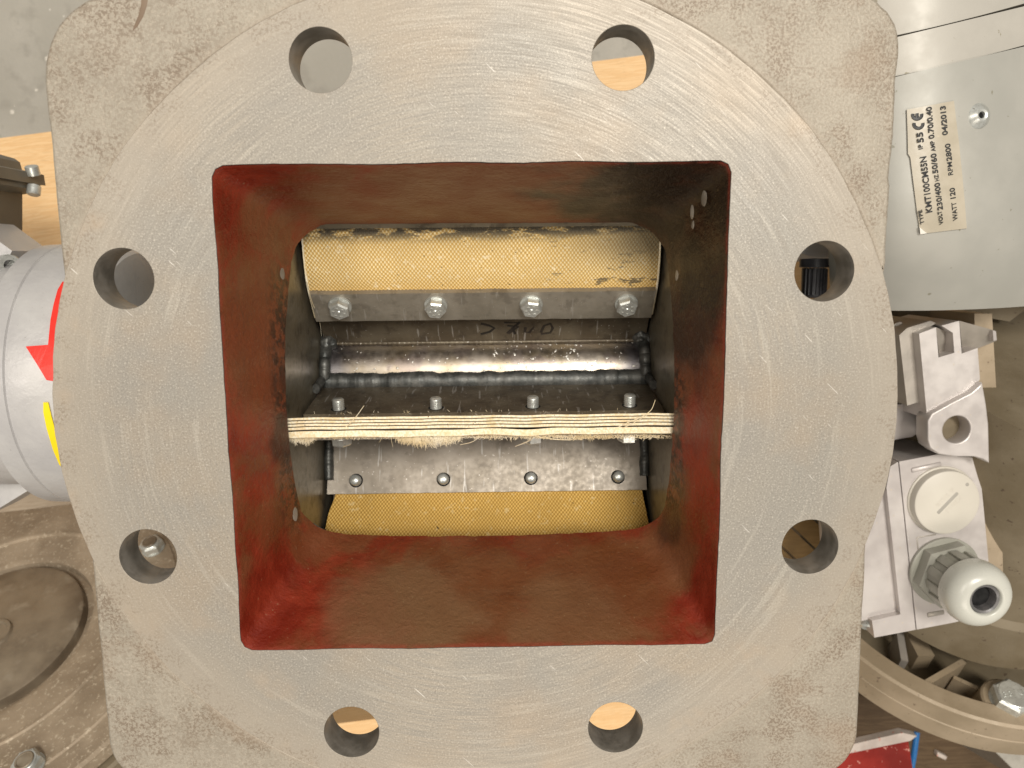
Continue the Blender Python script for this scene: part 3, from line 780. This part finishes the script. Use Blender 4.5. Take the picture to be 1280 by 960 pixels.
hair([hp(664, 545), hp(660, 552, -44), hp(652, 555, -48), hp(644, 558, -52)], .35)
hair([hp(668, 543), hp(664, 550, -44), hp(656, 553, -48), hp(650, 556, -52)], .3)
hair([hp(600, 546), hp(590, 553, -44), hp(575, 556, -46)], .18)
hair([at(383, 352, -62), at(390, 378, -78), at(400, 402, -90), at(402, 420, -98)], .16)
fz = frombm('frayed_threads', bm, M_FUZZ, None, 60); fz['kind'] = 'stuff'; vp(fz)
# marker strokes on the upper vane plate
bm = bmesh.new()
mN = Vector((0, -math.cos(phi1), math.sin(phi1))); mP = Vector((XC, AX_Y, AX_Z)) + mN*.05
def mk(x, y): return on_plane(x, 401+(y-398)*.95+2.5, mP, mN)
for st_ in ([(601, 399), (612, 402), (618, 405), (612, 410), (601, 413)], [(630, 398), (648, 398), (634, 412)], [(634, 402), (648, 403), (636, 412)], [(640, 404), (644, 413)], [(650, 397), (642, 404)],
            [(657, 404), (656, 410), (661, 411), (667, 404), (662, 411)], [(676, 411), (680, 402), (688, 399), (691, 405), (688, 411), (676, 413)]):
    q = [mk(a, b) for a, b in st_]; sweep(bm, q, .65, 6, .12, mN)
vp(frombm('marker_writing', bm, M_BLACKP, None, 60))
# chipped paint spots on the throat walls
def chip(px, py, wall, a, b):
    if wall == 'L': c = Vector((-80.9+.1, 0, 0)); n = Vector((33, 0, 9.3)).normalized()
    else: c = Vector((79.8-.1, 0, 0)); n = Vector((-33, 0, 8.3)).normalized()
    p = on_plane(px, py, c, n); u = Vector((0, 1, 0)); v = n.cross(u)
    bmc = bmesh.new(); mt = Matrix((tuple([*(u*a), p.x][0:0]) or (u.x*a, v.x*b, n.x*.12, p.x), (u.y*a, v.y*b, n.y*.12, p.y), (u.z*a, v.z*b, n.z*.12, p.z), (0, 0, 0, 1)))
    bmesh.ops.create_icosphere(bmc, subdivisions=2, radius=1, matrix=mt)
    for w in bmc.verts: w.co += Vector((0, 1, .5))*noise.noise(w.co*.9)*.5
    vp(frombm('paint_chip', bmc, M_CHIP, None, 60))
M_CHIP = simple('bare_metal_chip', (.25, .22, .18), (.38, .35, .30), .5, .3)
for a in ((353, 342, 'L', 2.1, 1.6), (369, 643, 'L', 2.8, 1.8), (880, 248, 'R', 2.6, 2.0), (865, 265, 'R', 2.5, 1.4), (866, 281, 'R', 1.4, 1.0), (846, 344, 'R', 2.0, 1.2)): chip(*a)

# ---------------------------------------------------------------- gear motor on the left, coaxial with the rotor
gm = tag(empty('gear_motor', (-230, 0, PT)), 'silver-grey gear motor with red arrow and yellow stickers left of the flange', 'gear motor')
def gp(o, par=None): o.parent = gm; o.location = o.location + Vector((230*MM, 0, -PT*MM)); return o
gp(lathe('flange_ring', [(0, -20), (58.5, -20), (60.2, -18.5), (60.5, -9.6), (59.7, -9.1), (59.7, -8.7), (60.6, -8.2), (60.2, 16), (56, 22), (45, 26), (20, 28), (0, 28)], (-181, 0, -119), (1, 0, 0), M_SILV, None, 120))
gp(lathe('gearbox_body', [(0, -120), (50, -120), (52, -112), (52, 0), (50, 2), (0, 2)], (-203, 0, -119), (1, 0, 0), M_SILV, None, 96))
def sticker(name, poly, m, r_=60.75):
    bm = bmesh.new(); top = []
    def sub(a, b, n=4): return [(a[0]+(b[0]-a[0])*k/n, a[1]+(b[1]-a[1])*k/n) for k in range(n)]
    pts = []
    for i in range(len(poly)): pts += sub(poly[i], poly[(i+1) % len(poly)])
    vs = [bm.verts.new(on_cyl(px, py, 0, -119, r_)) for px, py in pts]
    bm.faces.new(vs); bmesh.ops.triangulate(bm, faces=bm.faces)
    r2 = bmesh.ops.extrude_face_region(bm, geom=bm.faces[:])
    for e in r2['geom']:
        if isinstance(e, bmesh.types.BMVert):
            d = Vector((0, e.co.y, e.co.z+119)).normalized(); e.co -= d*.35
    return gp(frombm(name, bm, m, None))
sticker('arrow_sticker', [(78, 352), (72, 362), (67, 380), (63, 400), (60, 431), (32, 433), (46, 455), (58, 475), (90, 480), (92, 352)], M_REDS, 61.0)
sticker('yellow_sticker', [(54, 503), (60, 503), (64, 520), (72, 550), (90, 596), (74, 581), (66, 562), (58, 535), (54, 515)], M_YELS, 61.0)
# lugs with socket screws on the gearbox side
for (px, py, z_, ang, lab) in ((6, 332, -112, .7, None), (26, 592, -128, -.5, None)):
    c = at(px, py, z_); d = Vector((-1, ang*.9, 0)).normalized(); pr = Vector((-d.y, d.x, 0))
    pts = [c+d*-2+pr*9, c+d*26+pr*12, c+d*26-pr*12, c+d*-2-pr*9]
    gp(prism('lug', [(p.x, p.y) for p in pts], z_-26, z_+4, M_SILV, None, 2.5))
    cc = at(px+4, py, z_+4)
    gp(lathe('socket_screw', [(0, -2), (2.6, -2), (2.6, 3), (4.6, 3.2), (5, 2.6), (5, -4), (0, -4)], (cc.x, cc.y, cc.z), (.75, 0, .65), M_ZINC, None, 28))

# dark terminal box upper left
tbx = tag(empty('terminal_box', at(10, 290, -190)), 'dark taupe terminal box with flanged lid above the left gear motor', 'terminal box')
def tp(o): o.parent = tbx; o.location = o.location - tbx.location; return o
zt = -105
tp(prism('box_body', P2([(-70, 232), (28, 240), (28, 287), (27, 293), (24, 296), (23, 299), (-70, 292)], zt-40), zt-40, zt, M_TERM, None, 1.5))
tp(prism('box_foot', P2([(-70, 288), (17, 297), (18, 318), (22, 340), (-70, 345)], zt-60), zt-60, zt-12, M_TERM, None, 1.5))
tp(prism('lid', P2([(-70, 200), (0, 214), (27, 219), (31, 214), (48, 217), (54, 218), (57, 222), (57, 229), (51, 231), (-70, 209)][:0] + [(-70, 195), (0, 211), (31, 217), (50, 217), (55, 219), (57, 232), (30, 230), (0, 224), (-70, 212)], zt-42), zt-42, zt+2, M_TERM, None, 1.0))
tp(prism('lid_flange', P2([(-70, 207), (0, 220), (30, 226), (50, 230), (51, 238), (30, 243), (0, 243), (-70, 240)], zt-41), zt-41, zt+1, M_TERM, None, 1.0))
tp(prism('lid_dome', P2([(-70, 188), (0, 193), (18, 198), (25, 203), (29, 217), (0, 212), (-70, 198)], zt-40), zt-40, zt-1, M_TERM, None, 2.5))
for (a, b) in (((40, 211), (38, 214)), ((42, 240), (42, 243))):
    c = at(a[0], a[1], zt-30); tp(lathe('lid_screw', [(0, 1.6), (2.4, 1.5), (3.0, 1.0), (3.0, -3), (0, -3)], c, (0, 1 if a[1] < 220 else -1, .35), M_ZINC, None, 24))

# ---------------------------------------------------------------- round greased cover lower left
cc = Vector((-291, -163, -180)); cn = Vector((-.08, .87, .49)).normalized()
cv = tag(empty('pump_cover', cc), 'dusty brown round pump cover with circular groove and two bolts, lower left corner', 'pump cover')
def cp(o): o.parent = cv; o.location = o.location - cc*MM; return o
cp(lathe('cover_plate', [(49.5, -5), (53.5, -5), (54.5, -1.0), (57.0, -.2), (58.5, 0), (75.2, .3), (76, 2.0), (77.3, 2.2), (78.2, 1.2), (103, 1.0), (104, .2), (116, 0), (118, -1.2), (118, -9), (116.5, -10), (0, -10)], cc, cn, M_DUST, None, 160, 30))
cp(lathe('centre_plate', [(0, 1.8), (7.2, 1.8), (8.0, 3.2), (9.6, 3.2), (10.4, 1.6), (47.6, 1.6), (49.0, .9), (49.4, -5), (0, -6)], cc, cn, M_DUSTD, None, 160, 30))
cp(lathe('rim_flange', [(0, -10.5), (121, -10.5), (122.5, -12), (122.5, -26), (0, -26)], cc, cn, M_TAND, None, 160, 30))
cp(lathe('pump_body', [(0, -26.5), (95, -26.5), (95, -100), (0, -100)], cc, cn, M_TAND, None, 96, 30))
def hexbolt(px, py, c, n, r_, h, par, m=M_ZINC, marks=None):
    p = on_plane(px, py, c + n*h*.5, n) - n*h*.5 ; u, v, n_ = basis(n)
    bm = bmesh.new(); hexprism(bm, (0, 0, .8), r_, h, rot=.35)
    bmesh.ops.create_cone(bm, cap_ends=True, segments=32, radius1=r_*.99, radius2=r_*.99, depth=.8, matrix=Matrix.Translation((0, 0, .4)))
    bmesh.ops.create_cone(bm, cap_ends=True, segments=32, radius1=r_*.8, radius2=r_*.74, depth=.5, matrix=Matrix.Translation((0, 0, h+.9)))
    mt = Matrix(((u.x, v.x, n_.x, p.x), (u.y, v.y, n_.y, p.y), (u.z, v.z, n_.z, p.z), (0, 0, 0, 1)))
    bmesh.ops.transform(bm, matrix=mt, verts=bm.verts)
    return frombm('hex_bolt', bm, m, None, 25, .0), p, (u, v, n_)
for (px, py) in ((35, 955), (190, 682)):
    o, p, _ = hexbolt(px, py, cc+cn*1.2, cn, 7.2, 5.5, None); cp(o)
    cp(lathe('bolt_recess', [(0, 7.05), (3.4, 7.05), (3.6, 7.4), (4.2, 7.5), (4.6, 7.0)], p, cn, M_DUSTD, None, 24))

# ---------------------------------------------------------------- motor on the right
fm = tag(empty('blower_motor', at(1200, 300, -200)), 'grey fan cowl of a motor with a printed type plate, upper right', 'fan cowl')
def fp(o): o.parent = fm; o.location = o.location - fm.location; return o
def curved(name, quad, zf, depth, m, nx=24, ny=14):
    """quad: pixel corners tl,tr,br,bl ; zf(px,py)->z"""
    vs = []; fs = []; g_ = {}
    for j in range(ny+1):
        for i in range(nx+1):
            fx = i/nx; fy = j/ny
            a = Vector(quad[0]).lerp(Vector(quad[1]), fx); b = Vector(quad[3]).lerp(Vector(quad[2]), fx); p = a.lerp(b, fy)
            z_ = zf(p.x, p.y); w = at(p.x, p.y, z_)
            if j == ny: w = at(p.x, p.y + 3*(1-((p.x-1190)/110)**2), z_)
            vs.append(w); g_[i, j] = len(vs)-1
    fs = [(g_[i, j], g_[i+1, j], g_[i+1, j+1], g_[i, j+1]) for i in range(nx) for j in range(ny)]
    rimi = [g_[i, 0] for i in range(nx+1)]+[g_[nx, j] for j in range(1, ny+1)]+[g_[i, ny] for i in range(nx-1, -1, -1)]+[g_[0, j] for j in range(ny-1, 0, -1)]
    nb = len(vs)
    for k in rimi: vs.append((vs[k][0], vs[k][1]-.0, vs[k][2]-depth))
    n = len(rimi)
    for k in range(n): fs.append((rimi[k], rimi[(k+1) % n], nb+(k+1) % n, nb+k))
    fs.append(tuple(range(nb, nb+n)))
    return mesh(name, vs, fs, m, None, 30)
zc_ = lambda x, y: -66 - 16*((x-1175)/130)**2 - 20*max(0, (y-250)/130)**2
fp(curved('cowl_shell', [(1086, 104), (1420, 25), (1420, 378), (1086, 387.5)], zc_, 40, M_COWL))
fp(curved('cowl_cap', [(1040, 66), (1420, -26), (1420, 22.5), (1066, 106)], lambda x, y: zc_(x, y)-1.0, 80, M_COWL2, 24, 6))
fp(curved('cowl_end', [(1020, -60), (1420, -90), (1420, -31), (1040, 62)], lambda x, y: zc_(x, y)-2.4, 80, M_COWL2, 24, 6))
# rivet
rv = at(1223, 145, zc_(1223, 145)); rn = Vector((.10, .03, 1)).normalized()
fp(lathe('rivet', [(0, .9), (1.2, .9), (1.35, 2.0), (2.2, 2.3), (3.9, 1.2), (4.9, .2), (5.0, -.5)], rv, rn, M_ZINC, None, 32))
fp(lathe('rivet_hole', [(0, 1.0), (1.25, 1.0)], rv, rn, M_HOLE, None, 20))
# type plate
def lp(px, py, dz=0): return at(px, py, zc_(px, py)+dz)
LB = [(1133.5, 137), (1134.5, 165), (1135, 192), (1138, 197), (1142, 230), (1146, 262), (1150, 292.5)]
RB = [(1192.5, 126), (1195.5, 152), (1199, 180), (1199.6, 186), (1203, 220), (1206, 252), (1208.5, 285.5)]
vs_ = []; fs_ = []; nc = 10
for dz_ in (.75, .1):
    for a_, b_ in zip(LB, RB):
        for q in range(nc+1): vs_.append(lp(a_[0]+(b_[0]-a_[0])*q/nc, a_[1]+(b_[1]-a_[1])*q/nc, dz_))
nv = len(vs_)//2
for q in range(nc):
    for w in range(len(LB)-1):
        k = w*(nc+1)+q; fs_ += [(k, k+1, k+nc+2, k+nc+1), (nv+k, nv+k+nc+1, nv+k+nc+2, nv+k+1)]
per = list(range(nc+1))+[w*(nc+1)+nc for w in range(1, len(LB))]+[(len(LB)-1)*(nc+1)+q for q in range(nc-1, -1, -1)]+[w*(nc+1) for w in range(len(LB)-2, 0, -1)]
for q in range(len(per)): fs_.append((per[q], nv+per[q], nv+per[(q+1) % len(per)], per[(q+1) % len(per)]))
plate = fp(mesh('type_plate', vs_, fs_, M_STICK, None, 40)); plate['label'] = 'cream sticker printed in black, running upwards'
pxw = (at(1200, 200, -68)-at(1199, 200, -68)).length      # mm per photo pixel here
def line(s, x0, y0, x1, y1, hpx, bold=0):
    bold += .03
    a = lp(x0, y0, .95); b = lp(x1, y1, .95); d = (b-a); n = Vector((.03, .03, 1)); yd = n.cross(d).normalized()
    size = hpx*pxw/.70
    o = text('print', s, size, a, d, yd, M_INK, None, .15, 'LEFT', bold)
    # fit the run to the printed length
    xs = [v.co.dot(d.normalized()) for v in o.data.vertices]
    L = (max(xs)-min(xs))/MM; k = d.length/L; dn = d.normalized(); a_ = a*MM
    for v in o.data.vertices:
        t = (v.co-a_).dot(dn); v.co += dn*t*(k-1)
    o.parent = fm; o.location = o.location - fm.location
for args in (('TYPE', 1155.5, 279.5, 1152.5, 262, 5), ('KMT100CM55N', 1165.5, 265.5, 1157.8, 195.5, 7.5, .04), ('IP', 1153.8, 186.5, 1153, 180.5, 5), ('55', 1154.8, 178, 1153.5, 165, 7.5, .05),
             ('VOLT', 1179.5, 279.5, 1177, 263, 5), ('230/400', 1178.7, 262, 1174.6, 228, 6.5, .04), ('HZ', 1174.2, 226, 1172.8, 218, 5), ('50/60', 1172.8, 216.5, 1170.2, 191.5, 6.5, .04), ('AMP', 1169.6, 188.5, 1167.8, 175.5, 5), ('0.70/0.40', 1168, 173, 1164.5, 133, 6.5, .04),
             ('WATT', 1197.5, 274.5, 1195.0, 252, 6), ('120', 1194.8, 249.5, 1193.4, 236, 6.5, .04), ('RPM', 1191.5, 219, 1189.8, 202.5, 6), ('2800', 1190, 200.5, 1187.6, 179, 6.5, .04), ('04/2013', 1184.8, 168.5, 1181.8, 132, 6.5, .05)):
    line(*args)
def ce_arc(cx, cy, r_, bar):
    bm = bmesh.new(); pts = [lp(cx + r_*math.sin(t)*1.0 - math.cos(t)*r_*.0 , cy - r_*math.cos(t), 1.0) for t in []]
    q = []
    for k in range(17):
        t = R(-112+224*k/16)           # the letters open towards the top of the picture
        q.append(lp(cx + r_*math.sin(t+math.pi), cy + r_*math.cos(t), .98))
    q = [lp(cx + r_*math.sin(R(-105+210*k/16)), cy + r_*math.cos(R(-105+210*k/16))*.95, .98) for k in range(17)]
    sweep(bm, q, .62, 6, .12)
    if bar: sweep(bm, [lp(cx, cy+r_-1, .98), lp(cx-.3, cy-2.0, .98)], .6, 6, .12)
    fp(frombm('ce_mark', bm, M_INK))
ce_arc(1148.3, 155.0, 5.6, False); ce_arc(1146.8, 143.5, 5.6, True)
bm = bmesh.new(); vs_ = [bm.verts.new(lp(a, b, 1.2)) for a, b in ((1149.5, 284), (1158.5, 291), (1150.5, 292.5))]; bm.faces.new(vs_)
fp(mesh('peeled_corner', [lp(1149.5, 284, 1.5), lp(1158.5, 291.5, 1.0), lp(1150.5, 293, 1.2), lp(1149.5, 284, .8), lp(1158.5, 291.5, .78), lp(1150.5, 293, .78)], [(0, 1, 2), (3, 5, 4), (0, 3, 4, 1), (1, 4, 5, 2), (2, 5, 3, 0)], simple('sticker_backing', (.8, .76, .68), (.85, .82, .75), .4)))
bm.free()

# die-cast motor housing, lug and terminal box below the cowl
mh = tag(empty('drive_motor', at(1180, 650, -240)), 'die-cast drive motor with lug, terminal box, plug and cable gland, right edge', 'electric motor')
def mp(o): o.parent = mh; o.location = o.location - mh.location; return o
rc = Vector((302, -146, -224)); rn_ = Vector((0, .87, .5)).normalized()
mp(lathe('motor_barrel', [(0, 4), (76, 4), (78, 6), (78, 40), (75, 44), (75, 165), (0, 165)], rc, rn_, M_TAND, None, 96))
zb = -120
def pp(name, pts, z1, th, m, bev=.8, **k): return mp(prism(name, P2(pts, z1), z1-th, z1, m, None, bev))
pp('side_wall', [(1218, 392), (1240, 392), (1246, 500), (1252, 620), (1254, 730), (1236, 730), (1226, 620), (1220, 500)], -124, 60, M_TAN, 1.2)
pp('back_web', [(1095, 385), (1290, 380), (1262, 402), (1240, 398), (1222, 430), (1222, 560), (1100, 590)], -165, 30, M_TAND, 1.5)
pp('cooling_fin', [(1124, 419), (1134, 410), (1163, 401), (1170, 404), (1150, 416), (1157, 500), (1134, 507)], -118, 40, M_ALUD, 1.2)
pp('cooling_fin', [(1090, 418), (1124, 402), (1128, 403), (1119, 416), (1124, 500), (1098, 505)], -130, 40, M_ALUD, 1.2)
pp('silver_web', [(1105, 507), (1159, 503), (1158, 536), (1140, 546), (1105, 552)], -134, 30, M_ALU, 2.5)
pp('arm', [(1149, 417), (1170, 409), (1173, 447), (1193, 441), (1191, 416), (1177, 407), (1199, 401), (1202, 442), (1222, 435), (1225, 474), (1214, 489), (1190, 501), (1166, 516), (1159, 524)], -112, 45, M_ALU, .9)
# sloping facets beside the arm
def facet(name, pts, m):
    v = [at(a, b, c) for a, b, c in pts]; lo = [Vector((p.x, p.y, p.z-14)) for p in v]; n = len(v)
    return mp(mesh(name, v+lo, [tuple(range(n)), tuple(reversed(range(n, 2*n)))]+[(i, n+i, n+(i+1) % n, (i+1) % n) for i in range(n)], m, None, 20))
facet('facet', [(1199.5, 401, -111.5), (1243, 413, -118), (1246, 426, -118), (1224, 434, -122), (1203, 443, -124)], M_ALUD)
facet('facet', [(1170, 409, -113), (1190, 417, -122), (1193, 441, -124), (1174, 447, -121)], M_ALUD)
facet('bright_edge', [(1241, 413, -115.5), (1245, 414, -116), (1246, 425, -116), (1242, 426, -115.5)], M_ALU)
facet('bright_edge', [(1190, 417, -119), (1193, 417, -119), (1194.5, 441, -119), (1191, 442, -119)], M_ALU)
# lug with its drilled hole
lugp = [(1160, 526), (1165, 517), (1190, 503), (1214, 491), (1223, 483), (1228, 478), (1233, 505), (1236, 530), (1237, 579), (1229, 574), (1218, 571), (1195, 571), (1174, 568), (1163, 560), (1160, 550)]
lz = -108
hc = at(1196, 537, lz); mp(slab('lug', [P2(lugp, lz), [(hc.x+6.6*math.cos(R(a*10)), hc.y+6.6*math.sin(R(a*10))) for a in range(36)]], lz-11, lz, [M_ALU], None, .7))
mp(lathe('lug_seat', [(0, -9), (6.8, -9), (6.8, -14)], hc, (0, 0, 1), M_TAND, None, 36))
# terminal box
pp('box_lid', [(1124, 577), (1172, 568), (1200, 571), (1219, 572), (1224, 578), (1230, 640), (1236, 706), (1238, 766), (1193, 778), (1146, 787)], zb, 34, M_ALU, .9)
pp('box_frame', [(1113, 583), (1122.6, 577.3), (1144.6, 787.2), (1093, 797), (1090, 776), (1125.5, 768), (1108, 609)], zb-.6, 40, M_ALU, .7)
pp('box_panel', [(1050, 620), (1107, 612), (1123.5, 766), (1060, 780)], zb-4.5, 30, M_ALU, .6)
pp('box_base', [(1060, 600), (1232, 585), (1238, 745), (1070, 775)], zb-36, 20, M_ALUD, .8)
c = at(1085, 782, zb-8); mp(lathe('panel_screw', [(0, .6), (1.2, .6), (3.2, 1.6), (4.2, .6), (4.4, -6)], c, (-.3, -.75, .55), M_ZINC, None, 28))
def bar(name, a, b, w, z0, h, m):
    A = at(a[0], a[1], z0); B = at(b[0], b[1], z0); bm = bmesh.new(); sweep(bm, [A, A.lerp(B, .02), A.lerp(B, .98), B], [w*.6, w, w, w*.6], 12, h/w); return mp(frombm(name, bm, m, None, 60))
bar('rib', (1139, 588), (1176, 580), 1.3, zb, .9, M_ALU)
bar('rib', (1159, 769), (1180, 765), 1.3, zb, .5, M_ALUD)
for a, b in (((1146, 672), (1170, 668)), ((1146, 672), (1147.5, 687)), ((1147.5, 687), (1162, 684))): bar('moulded_line', a, b, .35, zb, .25, M_ALUD)
# blanking plug
pc = at(1176.5, 624.5, zb)
pl = mp(lathe('blanking_plug', [(0, 5.6), (15.1, 5.6), (15.9, 5.2), (16.2, 4.4), (16.2, .9), (17.0, .7), (17.2, 0), (0, 0)], pc, (0, 0, 1), M_PLUG, None, 96, 30))
tz = Vector((0, 0, 5.62)); sd = Vector((.66, .75, 0)).normalized(); sp2 = Vector((-sd.y, sd.x, 0))
def plp(o): o.parent = pl; o.location = o.location; return o
bm = bmesh.new(); a = pc+tz-sd*6.9; b = pc+tz+sd*6.9; sweep(bm, [a, a.lerp(b, .03), a.lerp(b, .97), b], [.55, .85, .85, .55], 10, .12)
o = frombm('slot', bm, M_PLUGD, None, 60); o.parent = pl
o = lathe('gate_mark', [(0, .15), (.7, .12), (.9, 0)], pc+tz+Vector((8.9, 9.3, 0)), (0, 0, 1), M_PLUGD, pl, 16)
t1 = text('embossing', 'M32x1.5', 3.0, pc+tz+sd*6.6-sp2*1.9+Vector((0, 0, .02)), -sd, -sp2, M_EMB, pl, .12)
t1 = text('embossing', '\u25B3 SSILUB', 2.8, pc+tz+sd*7.2+sp2*3.9+Vector((0, 0, .02)), -sd, -sp2, M_EMB, pl, .12)
# cable gland
gc = at(1179, 713, zb)
gl = mp(lathe('cable_gland', [(0, 0), (17.2, 0), (17.6, .4), (17.6, 1.8), (17.0, 2.2), (14, 2.3), (13.6, 9), (13.2, 24), (0, 24)], gc, (0, 0, 1), M_GLAND, None, 72, 30))
gl['label'] = 'grey cable gland with pale domed nut'
bm = bmesh.new(); hexprism(bm, (gc.x, gc.y, gc.z+2.2), 17.0, 8.0, rot=.25); o = frombm('gland_hexagon', bm, M_GLAND, None, 25, .4); o.parent = gl
for k in range(12):
    a = R(30*k+8); p = gc+Vector((math.cos(a)*13.6, math.sin(a)*13.6, 17)); bm = bmesh.new()
    mt = Matrix.Translation(p) @ Matrix.Rotation(a, 4, 'Z') @ Matrix.Diagonal((1.8, 4.2, 14, 1)); bmesh.ops.create_cube(bm, size=1, matrix=mt)
    o = frombm('grip_rib', bm, M_GLAND, None, 25, .35); o.parent = gl
dp = [(15.4, 22.5), (15.6, 24), (15.5, 27)]
for k in range(1, 10): a = R(9.2*k); dp.append((8.1+7.4*math.cos(a), 27+8.2*math.sin(a)))
dp += [(8.0, 35.1), (7.3, 34.6), (7.2, 30)]
o = lathe('dome_nut', dp, gc, (0, 0, 1), M_DOME, gl, 72, 60)
o = lathe('sealing_insert', [(7.2, 33.2), (6.9, 33.8), (5.8, 33.4), (5.3, 31), (5.3, 26)], gc, (0, 0, 1), M_GLIN, gl, 48, 40)
o = lathe('cable_opening', [(0, 29), (5.4, 29)], gc, (0, 0, 1), M_HOLE, gl, 32)

# cast ring bracket lower right, bolted to the motor
mp(lathe('bracket_ring', [(97, -24), (97.5, -1), (98.5, 0), (108.5, 0), (110, -1.2), (110.3, -13.2), (109.8, -13.6), (110.5, -14.2), (110.5, -27), (109, -28.5), (97, -28.5)], rc, rn_, M_TAN, None, 160, 30, closed=True))
mp(lathe('bracket_web', [(0, -23.6), (97.2, -23.6), (97.2, -28), (0, -28)], rc, rn_, M_TAND, None, 96))
u_, v_, n_ = basis(rn_)
def rib(a, b, h0, h1, w, m):
    A = on_plane(a[0], a[1], rc+rn_*h1, rn_); B = on_plane(b[0], b[1], rc+rn_*h1, rn_); d = (B-A).normalized(); s_ = rn_.cross(d)*w/2; dn = rn_*(h1-h0)
    v = [A+s_, B+s_, B-s_, A-s_]; v += [q-dn for q in v]
    return mp(mesh('rib', v, [(0, 1, 2, 3), (7, 6, 5, 4), (0, 4, 5, 1), (1, 5, 6, 2), (2, 6, 7, 3), (3, 7, 4, 0)], m, None, 30))
rib((1143, 862), (1205, 826), -23, -2, 3.2, M_TAN)
rib((1192, 846), (1240, 868), -23, -10, 2.4, M_TAN)
rib((1125, 790), (1131, 826), -23, -6, 4, M_ALUD)
rib((1140, 785), (1158, 820), -23, -9, 10, M_TAN)
o, p, (uu, vv, nn) = hexbolt(1264, 873, rc+rn_*-2.0, rn_, 10.4, 7.2, None); mp(o)
bl = o
xd = (uu*.98+vv*.1).normalized(); yd = nn.cross(xd)
for s_, off in (('8.8', -6.6), ('U', 2.6)): mp(text('grade_mark', s_, 4.4, p+nn*8.4+xd*off-yd*1.0, xd, yd, M_ZINC, None, .5))
mp(lathe('bolt_boss', [(0, .4), (13, .4), (14, -.5), (15, -22)], p, rn_, M_TAN, None, 48))
mp(lathe('bolt_boss', [(0, -14), (11, -14), (12, -15), (12, -23)], on_plane(1207, 862, rc+rn_*-14, rn_), rn_, M_TAND, None, 40))

# ---------------------------------------------------------------- red frame and blue cable lower right
zr = -190
rf = tag(empty('red_frame', at(1090, 940, zr-20)), 'glossy red steel frame with worn white edge, bottom right under the ring bracket', 'steel frame')
def rp(o): o.parent = rf; o.location = o.location - rf.location; return o
rp(prism('red_plate', P2([(985, 985), (1040, 945), (1135, 925), (1141, 962), (1150, 1010), (980, 1040)], zr), zr-8, zr, M_REDP, None, .8))
rp(prism('white_edge', P2([(1000, 965), (1058, 932), (1128, 916), (1146, 920), (1138, 926), (1060, 942), (1005, 975)], zr+3), zr-2, zr+3, M_WHITE, None, .8))
bm = bmesh.new(); sweep(bm, [at(1146, 915, -215), at(1143, 938, -212), at(1139, 962, -210), at(1134, 1000, -212)], 1.9, 10)
tag(frombm('blue_cable', bm, M_BLUE, None, 60), 'thin bright blue cable hanging beside the red frame', 'cable')
tb2 = tag(prism('timber_block', P2([(1030, 860), (1150, 880), (1200, 930), (1290, 985), (1290, 1060), (1000, 1060)], -262), -330, -262, M_WOODK, None, 2), 'dark brown timber block in shade behind the red frame', 'timber block')
sb = prism('strap', P2([(1172, 940), (1184, 946), (1182, 950), (1171, 945)], -258), -261.8, -258, M_WHITE, None, .8)
tag(sb, 'small pale scrap lying on the dark timber beside the blue cable', 'scrap')

# black knob seen through the right upper bolt hole
kb = tag(empty('black_knob', at(1016, 350, -160)), 'black ribbed plastic knob visible through the right upper bolt hole', 'knob')
kz = -128; kc = at(1016, 372, kz); ky = at(1016, 335, kz).y-kc.y
def kp(o): o.parent = kb; o.location = o.location - kb.location; return o
kp(lathe('knob_body', [(0, 0), (4.6, 0), (5.6, 1.2), (5.8, ky), (0, ky)], kc, (0, 1, 0), M_BLACK, None, 32, 30))
kp(lathe('knob_collar', [(0, 0), (6.6, 0), (7.0, .5), (7.0, 4.2), (0, 4.5)], kc+Vector((0, ky+.2, 0)), (0, 1, 0), M_BLACK, None, 32, 30))
for k in range(8):
    a = R(25+18*k); bm = bmesh.new(); sweep(bm, [kc+Vector((math.cos(a)*5.8, 1.5, math.sin(a)*5.8)), kc+Vector((math.cos(a)*5.8, ky-.5, math.sin(a)*5.8))], .5, 6)
    kp(frombm('grip_ridge', bm, M_BLACK, None, 40))
wc = at(1026, 318, -150)
tag(lathe('round_cap', [(0, 0), (22, 0), (24, -1.5), (24, -14), (0, -14)], at(1026, 262, -146), (0, .25, 1), M_SILV, None, 64, 30), 'pale grey round cap behind the black knob in the right upper hole', 'cap')
